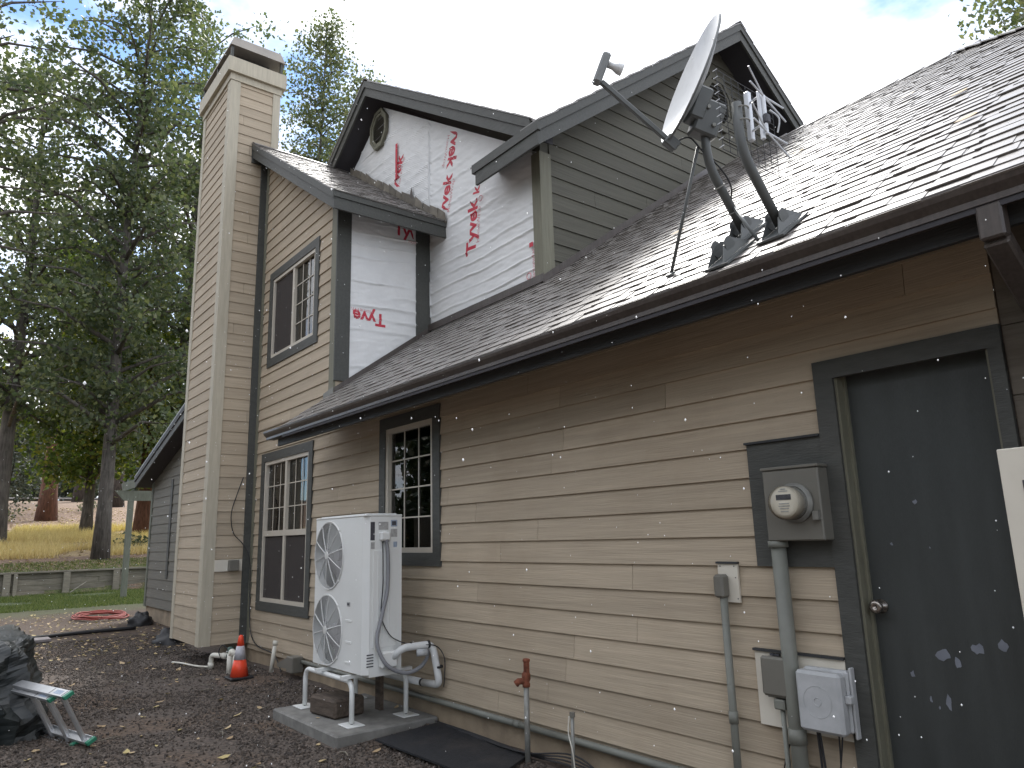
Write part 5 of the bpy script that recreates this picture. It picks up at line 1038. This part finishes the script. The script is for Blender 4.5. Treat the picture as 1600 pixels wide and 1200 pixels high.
Mh = Matrix((DS, -DN, DU)).transposed().to_4x4(); Mh.translation = DC
MB().bevbox(-0.07, 0.07, 0.055, 0.14, -0.20, -0.02, 0.012, Mh).build('mount_housing', 'mast', dm)
MB().bevbox(-0.062, 0.062, 0.10, 0.24, -0.26, -0.07, 0.012, Mh).build('elevation_bracket', 'mast', dm)
for sx in (-0.06, 0.066):
    for q in ((0.14, -0.12), (0.20, -0.2)): MB().lathe([(0, 0), (0.012, 0), (0.01, 0.01), (0, 0.01)], Mh @ Vector((sx, q[0], q[1])), Mh.to_3x3() @ Vector((1 if sx > 0 else -1, 0, 0)), 8).build('bolt', 'galv', dm)
arm0 = DC - DU * 0.345 - DN * 0.02
lnb = arm0 + DN * 0.46 + DU * 0.16
ad = (lnb - arm0).normalized(); Ma = Matrix((ad, ad.cross(DS).normalized(), DS)).transposed().to_4x4(); Ma.translation = arm0
MB().bevbox(-0.02, (lnb - arm0).length, -0.013, 0.013, -0.016, 0.016, 0.004, Ma).build('feed_arm', 'mast', dm)
MB().bevbox(-0.05, 0.03, -0.03, 0.03, -0.03, 0.03, 0.006, Ma).build('arm_socket', 'mast', dm)
Ml = Matrix((DS, -DN, DU)).transposed().to_4x4(); Ml.translation = lnb
MB().bevbox(-0.035, 0.035, -0.045, 0.0, -0.02, 0.15, 0.01, Ml).build('lnb_body', 'dish_back', dm)
MB().lathe([(0, 0), (0.018, 0), (0.018, 0.03), (0.030, 0.06), (0.032, 0.085), (0, 0.088)], Ml @ Vector((0, 0.0, 0.10)), Ml.to_3x3() @ Vector((0, 1, 0)), 16).build('feed_horn', 'dish', dm, True)
MB().tube([db + Vector((-0.03, -0.03, 0.10)), on_roof(-2.46, -0.385)], 0.009, 10).build('support_strut', 'mast', dm, True)
MB().lathe([(0, 0), (0.03, 0), (0.028, 0.012), (0, 0.014)], on_roof(-2.46, -0.385), (0, -sn, cs), 12).build('strut_foot', 'mast', dm)
MB().tube([db + Vector((0.0, 0.19, -0.19)), on_roof(-1.93, -0.34)], 0.009, 10).build('support_strut', 'mast', dm, True)
MB().tube(smooth_path([arm0 + Vector((0.02, 0, -0.02)), db + Vector((-0.06, -0.06, 0.16)), db + Vector((-0.01, -0.02, 0.07)), db + Vector((0.035, 0.07, -0.03)), db + Vector((0.045, 0.13, -0.12)), db + Vector((0.0, 0.17, -0.2))]), 0.005, 6).build('coax_cable', 'wire', dm, True)
for q in (0.35, 0.7): MB().torus(Vector((-2.13, -0.13, roofz(-0.13))) + Vector((0, -0.656, 0.755)) * 0.45 * q, 0.029, 0.004, (0, -0.656, 0.755), 16, 5).build('hose_clamp', 'galv', dm)

am, ab = J_mast('tv_antenna', on_roof(-1.81, -0.31), 0.45, 3.60, 'wire-grid television antenna on a bent gray mast right of the dish', 'antenna')
AX = -1.845
g = MB()
for i in range(9): y_ = -0.70 + i * 0.06; g.tube([(AX, y_, 3.34), (AX, y_, 3.77)], 0.0016, 4)
for i in range(14): z_ = 3.34 + i * 0.033; g.tube([(AX, -0.70, z_), (AX, -0.22, z_)], 0.0016, 4)
g.build('reflector_grid', 'wire', am)
for i in range(11): MB().tube([(AX - 0.008, -0.715, 3.345 + i * 0.041), (AX + 0.008, -0.70, 3.358 + i * 0.041)], 0.0018, 5).build('grid_tooth', 'ant', am)
MB().bevbox(-1.795, -1.767, -0.565, -0.537, 3.40, 3.665, 0.004).build('mount_tube', 'ant', am)
MB().bevbox(-1.705, -1.685, -0.60, -0.582, 3.355, 3.61, 0.003).build('element_tube', 'ant', am)
for z_ in (3.45, 3.60): MB().tube([(-1.78, -0.55, z_), (-1.695, -0.59, z_ - 0.015)], 0.006, 8).build('boom_rod', 'ant', am)
for z_ in (3.575, 3.385):
    for dy, dz_ in ((-0.13, 0.10), (-0.13, 0.02), (0.14, -0.02), (0.15, -0.09)):
        MB().tube([(-1.675, -0.585, z_), (-1.66, -0.585 + dy, z_ + dz_)], 0.0045, 6).build('dipole_rod', 'ant', am)
MB().bevbox(-1.682, -1.668, -0.595, -0.58, 3.375, 3.58, 0.003).build('phasing_strip', 'ant', am)
MB().bevbox(-1.685, -1.66, -0.60, -0.565, 3.43, 3.48, 0.006).build('balun_box', 'label_dark', am)
MB().tube(smooth_path([(-1.66, -0.57, 3.5), (-1.64, -0.53, 3.46), (-1.66, -0.52, 3.40)]), 0.004, 6).build('balun_lead', 'ant', am)
for z_ in (3.50, 3.57): MB().torus((-1.80, -0.585, z_), 0.034, 0.004, (0, 0, 1), 16, 5).build('u_bolt', 'galv', am)
sm = thing('empty_dish_mount', on_roof(-2.03, -0.46), 'low two-disc empty dish mount at the edge of the garage roof', 'dish mount'); foot(Vector(on_roof(-2.03, -0.46)), sm, 0.024)

# ------------------------------------------------------------------ yard beyond: pergola, retaining wall
pg = thing('pergola', (-26, 1.5, 0), 'gray-green wooden pergola post and beams beyond the far wing', 'pergola')
MB().bevbox(-26.10, -25.92, 1.42, 1.58, -0.05, 3.0, 0.012).build('post', 'pergola', pg)
MB().prism([(-26.09, 1.02, 3.32), (-26.09, 1.30, 3.0), (-26.09, 4.6, 3.0), (-26.09, 4.6, 3.32)], (0.07, 0, 0)).build('beam', 'pergola', pg)
for y_ in (1.35, 2.6, 3.8): MB().prism([(-26.9, y_, 3.60), (-26.6, y_, 3.33), (-19.0, y_, 3.33), (-19.0, y_, 3.60)], (0, 0.06, 0)).build('rafter', 'pergola', pg)
MB().bevbox(-26.10, -25.92, 4.3, 4.46, -0.05, 3.0, 0.012).build('post', 'pergola', pg)
rwl = thing('retaining_wall', (-31, 1, 0), 'weathered timber retaining wall with posts and a flat cap behind the lawn', 'retaining wall')
MB().bevbox(-31.16, -30.84, -9.0, 9.0, 0.74, 0.80, 0.008).build('cap_board', 'timber', rwl)
rq = random.Random(3)
for k in range(4):
    y_ = -9.0
    while y_ < 9:
        L_ = rq.uniform(1.8, 3.2); MB().bevbox(-31.10, -30.99 + rq.uniform(0, 0.012), y_, min(y_ + L_, 9) - 0.006, -0.06 + k * 0.2, 0.133 + k * 0.2, 0.006).build('plank', 'timber', rwl); y_ += L_
for y_ in (-7.1, -5.5, -4.0, -2.6, -1.2, -0.95, 0.57, 2.15, 3.38, 4.9, 6.4, 7.9): MB().bevbox(-30.975, -30.83, y_ - 0.11 if y_ != -0.95 else y_ - 0.06, y_ + 0.11 if y_ != -0.95 else y_ + 0.06, -0.1, 0.738, 0.012).build('post', 'timber', rwl)
MB().tube([(-30.2, 0.6, 0.05), (-30.6, 1.15, 0.38)], 0.02, 6).build('stick', 'timber', None, label='pale stick leaning against the timber retaining wall', cat='stick')
MB().prism([(-75, -60, gz(-75, 0) + 0.05), (-71, -60, gz(-71, 0) + 0.05), (-71, 60, gz(-71, 0) + 0.05), (-75, 60, gz(-75, 0) + 0.05)], (0, 0, 0.12)).build('road', 'road', None, kind='structure')

# ------------------------------------------------------------------ trees
def leaf_cloud(centers, n_each, spread, size, rng, flat=0.75, jitter=0.35):
    mb = MB()
    for (c, sc) in centers:
        for _ in range(int(n_each * sc)):
            d_ = Vector((rng.gauss(0, 1), rng.gauss(0, 1), rng.gauss(0, flat))) * spread * sc * 0.55
            p = c + d_; s_ = size * rng.uniform(0.6, 1.3)
            a = Vector((rng.uniform(-1, 1), rng.uniform(-1, 1), rng.uniform(-1, 1))).normalized(); b = a.orthogonal().normalized(); b = Quaternion(a, rng.uniform(0, 6.28)) @ b; w = a.cross(b)
            o = len(mb.v); mb.v += [tuple(p - b * s_ * 0.5), tuple(p + w * s_ * 0.40 + a * s_ * 0.08), tuple(p + b * s_ * 0.55), tuple(p - w * s_ * 0.40 + a * s_ * 0.08)]; mb.f.append((o, o + 1, o + 2, o + 3))
    return mb
def tree(name, x, y, h, r_tr, crown_r, crown_lo, label, seed, bark='bark_gray', leaf='leaf', n_limb=46, n_leaf=130, lsize=0.20, spread=1.0, lean=(0, 0), shape='oval', zbase=None, group=None, cat='tree', extra=None, sparse=1.0):
    rng = random.Random(seed); z0 = (gz(x, y) if zbase is None else zbase) - 0.1; t_ = thing(name, (x, y, z0), label, cat, group); pts, rs_ = [], []
    for i in range(13):
        f = i / 12; pts.append(Vector((x + lean[0] * f + 0.15 * math.sin(f * 7 + seed) * f, y + lean[1] * f + 0.15 * math.cos(f * 6 + seed) * f, z0 + h * f))); rs_.append(max(0.02, r_tr * (1.0 - 0.93 * f) * (1.25 - 0.25 * min(1, f * 14))))
    tr = MB().tube(pts, rs_, 12); limbs = []; clusters = []
    def trunk_at(f): k = min(11, int(f * 12)); u = f * 12 - k; return pts[k].lerp(pts[k + 1], u), rs_[k] * (1 - u) + rs_[k + 1] * u
    for i in range(n_limb):
        f = crown_lo + (0.98 - crown_lo) * (i + rng.random()) / n_limb; p, rt = trunk_at(f); a_ = i * 2.4 + rng.uniform(-0.5, 0.5); g_ = (f - crown_lo) / (1 - crown_lo)
        prof = {'oval': math.sin(math.pi * min(1, 0.22 + 0.78 * g_)) ** 0.7, 'cone': (1 - g_) ** 0.8 + 0.08, 'wide': 0.55 + 0.45 * math.sin(math.pi * min(1, 0.3 + 0.7 * g_))}[shape]
        L_ = crown_r * prof * rng.uniform(0.6, 1.15); rise = rng.uniform(-0.05, 0.55) if shape != 'cone' else rng.uniform(-0.25, 0.15)
        d_ = Vector((math.cos(a_), math.sin(a_), rise)); e = p + d_ * L_; m_ = p.lerp(e, 0.5) + Vector((0, 0, 0.12 * L_))
        MBl = tr; MBl.tube([p, m_, e], [min(rt * 0.6, 0.02 + 0.022 * L_), 0.012 + 0.012 * L_, 0.008], 5)
        nseg = max(2, int(L_ / 0.75))
        for k in range(nseg):
            q = (k + 0.8) / nseg; c = (p.lerp(m_, q * 2) if q < 0.5 else m_.lerp(e, q * 2 - 1)) + Vector((rng.gauss(0, 0.35), rng.gauss(0, 0.35), rng.gauss(0, 0.3)))
            if rng.random() < sparse: clusters.append((c, rng.uniform(0.65, 1.15)))
    for e in (extra or []): clusters.append((Vector(e[:3]), e[3])); tr.tube([trunk_at(0.3)[0].lerp(Vector(e[:3]), 0.55), Vector(e[:3])], [0.05, 0.01], 5)
    tr.build('trunk', bark, t_, True)
    cm = leaf_cloud(clusters, n_leaf, spread, lsize, rng); me = cm.mesh('crown', leaf); link('crown', me, t_)
    return t_
G1, G2 = 'broadleaf trees beyond the retaining wall', 'pine trunks on the dry slope'
tree('aspen_tree', -33.5, 2.0, 27, 0.29, 4.6, 0.17, 'tall gray-trunked tree standing right behind the timber retaining wall', 1, n_limb=80, n_leaf=90, lsize=0.215, spread=0.82, sparse=0.76, group=G1, shape='wide')
tree('aspen_tree', -39.0, 6.0, 29, 0.38, 4.4, 0.20, 'tall dense tree whose crown meets the chimney edge', 2, n_limb=70, n_leaf=74, lsize=0.215, spread=0.80, sparse=0.64, group=G1, shape='wide')
tree('aspen_tree', -38.5, -1.2, 23, 0.36, 4.6, 0.22, 'leafy tree whose crown fills the left edge of the picture', 3, n_limb=60, n_leaf=76, lsize=0.215, spread=0.80, group=G1, shape='wide', sparse=0.62)
tree('aspen_tree', -30.0, -4.6, 23, 0.32, 4.0, 0.45, 'tree at the far left with only branch ends in the picture', 4, n_limb=46, n_leaf=90, lsize=0.18, spread=0.95, group=G1, shape='wide', sparse=0.55)
tree('aspen_tree', -43, 2.8, 15, 0.28, 4.2, 0.16, 'lower bright yellow-green tree in front of the dry slope', 5, leaf='leaf_low', n_limb=52, n_leaf=130, lsize=0.24, spread=1.1, group=G1, shape='wide')
tree('aspen_tree', -40, 7.5, 12, 0.22, 3.6, 0.22, 'small bright tree just left of the far wing roof', 6, leaf='leaf_low', n_limb=40, n_leaf=120, lsize=0.24, spread=1.1, group=G1, shape='wide')
tree('aspen_tree', -40.5, 13.6, 33.5, 0.30, 3.2, 0.40, 'pale airy tree behind the chimney above the bump-out roof', 7, leaf='leaf_pale', n_limb=80, n_leaf=85, lsize=0.22, spread=1.0, group=G1, sparse=0.8)
tree('aspen_tree', -37.5, 15.0, 28.5, 0.25, 2.5, 0.45, 'slender pale tree seen just left of the wrapped gable', 8, leaf='leaf_pale', n_limb=60, n_leaf=80, lsize=0.21, spread=0.95, group=G1, sparse=0.75)
tree('aspen_tree', -4.1, 20.9, 20.0, 0.25, 3.2, 0.45, 'yellowing tree top showing above the garage roof at the right corner', 9, leaf='leaf_pale', n_limb=44, n_leaf=110, lsize=0.18, spread=0.9)
tree('pine_tree', -51.7, 1.95, 22, 0.50, 3.0, 0.55, 'stout pine trunk left of the gray tree on the slope', 11, bark='bark_red', leaf='needle_far', n_limb=26, n_leaf=38, lsize=0.26, group=G2, shape='wide')
tree('pine_tree', -42.1, 5.25, 22, 0.42, 2.8, 0.5, 'red-barked pine trunk right of the pergola post', 12, bark='bark_red', leaf='needle_far', n_limb=26, n_leaf=38, lsize=0.26, group=G2, shape='wide')
tree('pine_tree', -69.3, 6.15, 20, 0.6, 3.2, 0.4, 'distant pine trunk midway up the slope', 13, bark='bark_dark', leaf='needle_far', n_limb=26, n_leaf=45, lsize=0.34, group=G2, shape='wide')
tree('pine_tree', -62.0, 7.4, 20, 0.5, 3.2, 0.4, 'dark pine trunk close behind the gray tree', 14, bark='bark_dark', leaf='needle_far', n_limb=26, n_leaf=45, lsize=0.34, group=G2, shape='wide')
tree('pine_sapling', -45, -0.5, 5.5, 0.06, 1.1, 0.25, 'thin young pine at the left edge of the slope', 15, bark='bark_dark', leaf='needle_far', n_limb=22, n_leaf=40, lsize=0.16, spread=0.6, shape='cone')
far = random.Random(9); k = 0
names = ('leftmost of the hazy pines behind the slope', 'second hazy pine from the left behind the slope', 'third hazy pine from the left behind the slope', 'fourth hazy pine from the left behind the slope', 'fifth hazy pine from the left behind the slope', 'sixth hazy pine from the left behind the slope', 'seventh hazy pine from the left behind the slope', 'hazy pine farthest right behind the slope')
for k in range(8):
    y_ = -8 + k * 4.6; x_ = -92 - far.uniform(0, 16); tree('pine_tree', x_, y_, far.uniform(11, 17), 0.35, 3.6, 0.06, names[k], 40 + k, bark='bark_dark', leaf='needle_far', n_limb=60, n_leaf=70, lsize=0.42, spread=1.3, shape='cone', group='hazy pines behind the slope')
# unseen pines behind the camera, mirrored in panes, thickened to block low sky
for k, (x_, y_, h_) in enumerate(((-16, -25, 15), (-10, -27, 16), (-4.5, -26, 14.5), (2, -27, 15.5), (9, -25, 15), (-21.5, -20, 14), (-28, -16, 13), (-34, -21, 16), (15, -24, 15))):
    tree('pine_tree', x_, y_, h_, 0.3, 4.0, 0.06, ('fourth', 'fifth', 'sixth', 'seventh', 'eighth', 'third', 'second', 'first', 'ninth')[k] + ' pine in the row across the drive, out of view, the row mirrored in panes and thickened to block low sky', 60 + k, bark='bark_dark', leaf='needle', n_limb=60, n_leaf=90, lsize=0.42, spread=1.3, shape='cone', group='pines across the drive', zbase=0)
for k, (x_, y_, r_) in enumerate(((-57, 5.0, 0.7), (-50.5, -0.6, 0.8), (-52, 8.2, 0.6), (-36, 3.9, 0.5), (-49, -3.0, 0.9))):
    rng = random.Random(80 + k); z_ = gz(x_, y_); cl = [(Vector((x_ + rng.uniform(-r_, r_), y_ + rng.uniform(-r_, r_), z_ + rng.uniform(0.1, 0.5))), 0.6) for _ in range(8)]
    o = link('shrub', leaf_cloud(cl, 70, 0.7, 0.13, rng).mesh('shrub', 'shrub'), None, label=('dark low shrub in the middle of the slope', 'shrub at the foot of the stout left pine', 'shrub beside the dark pine roots', 'small shrub on the golden grass edge', 'shrub at the far left of the slope')[k], cat='shrub', group='low shrubs on the slope')

# ------------------------------------------------------------------ ground cover
rg = random.Random(77)
def blades(name, n, box, hmin, hmax, w, m, lean, label):
    mb = MB()
    for _ in range(n):
        x_, y_ = rg.uniform(box[0], box[1]), rg.uniform(box[2], box[3])
        if noise.noise(Vector((x_ * 0.35, y_ * 0.35, 2))) < -0.22: continue
        z_ = gz(x_, y_); a_ = rg.uniform(0, 6.28); h_ = rg.uniform(hmin, hmax); dx, dy = math.cos(a_) * w, math.sin(a_) * w; lx, ly = rg.gauss(0, lean) * h_, rg.gauss(0, lean) * h_
        o = len(mb.v); mb.v += [(x_ - dx, y_ - dy, z_ - 0.01), (x_ + dx, y_ + dy, z_ - 0.01), (x_ + lx, y_ + ly, z_ + h_)]; mb.f.append((o, o + 1, o + 2))
    link(name, mb.mesh(name, m), None, label=label, cat='grass', kind='stuff')
blades('lawn_grass', 42000, (-30.6, -23.0, -4.5, 5.0), 0.04, 0.10, 0.012, 'grass', 0.5, 'short green lawn in front of the timber retaining wall')
blades('dry_grass', 52000, (-45, -34.2, -4.5, 8.5), 0.22, 0.5, 0.012, 'drygrass', 0.3, 'golden dry grass on the slope behind the wall')
blades('wall_top_grass', 7000, (-33.2, -31.2, -4.5, 6), 0.04, 0.10, 0.014, 'grass', 0.5, 'thin green grass along the top of the retaining wall')
# gravel near the camera
ico = [Vector(v).normalized() for v in ((1, 0, 0), (-1, 0, 0), (0, 1, 0), (0, -1, 0), (0, 0, 1), (0, 0, -1))]; icf = ((0, 2, 4), (2, 1, 4), (1, 3, 4), (3, 0, 4), (2, 0, 5), (1, 2, 5), (3, 1, 5), (0, 3, 5))
gv = MB(); cnt = 0
while cnt < 44000:
    x_ = -3.0 - (rg.random() ** 1.25) * 12.0; y_ = rg.uniform(-3.4, -0.1)
    if x_ + y_ * 0 > -3 or (noise.noise(Vector((x_ * 0.8, y_ * 0.8, 7))) < -0.12 and rg.random() < 0.72): continue
    if -6.86 < x_ < -5.5 and y_ > -0.92: cnt += 1; continue
    z_ = gz(x_, y_); s_ = rg.uniform(0.006, 0.015) * (1.5 if rg.random() < 0.06 else 1); q = Quaternion((rg.random(), rg.random(), rg.random()), rg.uniform(0, 6)); sc = Vector((rg.uniform(0.7, 1.4), rg.uniform(0.7, 1.3), rg.uniform(0.5, 1.0))) * s_
    gv.add([q @ Vector((v.x * sc.x, v.y * sc.y, v.z * sc.z)) + Vector((x_, y_, z_ + s_ * 0.3)) for v in ico], icf); cnt += 1
link('gravel', gv.mesh('gravel', 'stone'), None, label='dark crushed lava gravel covering the yard', cat='gravel', kind='stuff')
def leaf_litter(name, n, box, smin, smax, label, skip=None):
    mb = MB()
    for _ in range(n):
        x_, y_ = rg.uniform(box[0], box[1]), rg.uniform(box[2], box[3]); z_ = gz(x_, y_) + 0.016; a_ = rg.uniform(0, 6.28); s_ = rg.uniform(smin, smax); u_, v_ = Vector((math.cos(a_), math.sin(a_), rg.uniform(-0.25, 0.25))), Vector((-math.sin(a_), math.cos(a_), rg.uniform(-0.25, 0.25))); p = Vector((x_, y_, z_))
        if -6.86 < x_ < -5.5 and y_ > -0.92: p.z = 0.108
        up_ = Vector((0, 0, 1)); mb.add([p - u_ * s_, p - u_ * s_ * 0.3 + v_ * s_ * 0.55, p + u_ * s_ * 0.4 + v_ * s_ * 0.45, p + u_ * s_ * 1.1 + up_ * s_ * 0.25, p + u_ * s_ * 0.4 - v_ * s_ * 0.5, p - u_ * s_ * 0.3 - v_ * s_ * 0.55, p - up_ * 0.004], [(6, 0, 1), (6, 1, 2), (6, 2, 3), (6, 3, 4), (6, 4, 5), (6, 5, 0)])
    link(name, mb.mesh(name, 'litter'), None, label=label, cat='leaf litter', kind='stuff')
leaf_litter('fallen_leaves', 150, (-12.5, -4.2, -3.2, -0.05), 0.018, 0.05, 'yellow fallen leaves scattered over the dark gravel')
leaf_litter('soil_leaves', 1100, (-21.5, -12.5, -4.0, 0.4), 0.02, 0.045, 'pale fallen leaves scattered over the bare soil by the hose')
leaf_litter('slope_leaves', 6000, (-60, -31.5, -5, 10), 0.04, 0.10, 'pale leaf litter on the slope behind the wall')
# twigs
for k in range(14):
    x_, y_ = rg.uniform(-11.5, -5), rg.uniform(-2.8, -0.9); a_ = rg.uniform(0, 3.1); L_ = rg.uniform(0.08, 0.22); z_ = gz(x_, y_) + 0.02
    MB().tube([(x_, y_, z_), (x_ + L_ * 0.5 * math.cos(a_), y_ + L_ * 0.5 * math.sin(a_), z_ + 0.01), (x_ + L_ * math.cos(a_ + 0.2), y_ + L_ * math.sin(a_ + 0.2), z_)], 0.004, 5).build('twig', 'timber', None, True, label='thin dry twig lying on the dark gravel', cat='twig', group='twigs on the gravel')

# ------------------------------------------------------------------ falling hail between camera and house
hl = MB(); rh = random.Random(12); n_ = 0
while n_ < 2000:
    p = Vector((rh.uniform(-9, -0.3), rh.uniform(-3.3, -0.75), rh.uniform(0.3, 5.2)))
    d_ = p - CAM
    if d_.length < 0.9 or p.y > -0.75: continue
    s_ = rh.uniform(0.0012, 0.0027) * (1.0 if rh.random() < 0.93 else 1.9)
    hl.add([Vector((v.x * s_, v.y * s_, v.z * s_ * 1.25)) + p for v in ico], icf); n_ += 1
link('hailstones', hl.mesh('hailstones', 'drop', True), None, label='small white hailstones falling in front of the house', cat='hail', kind='stuff')
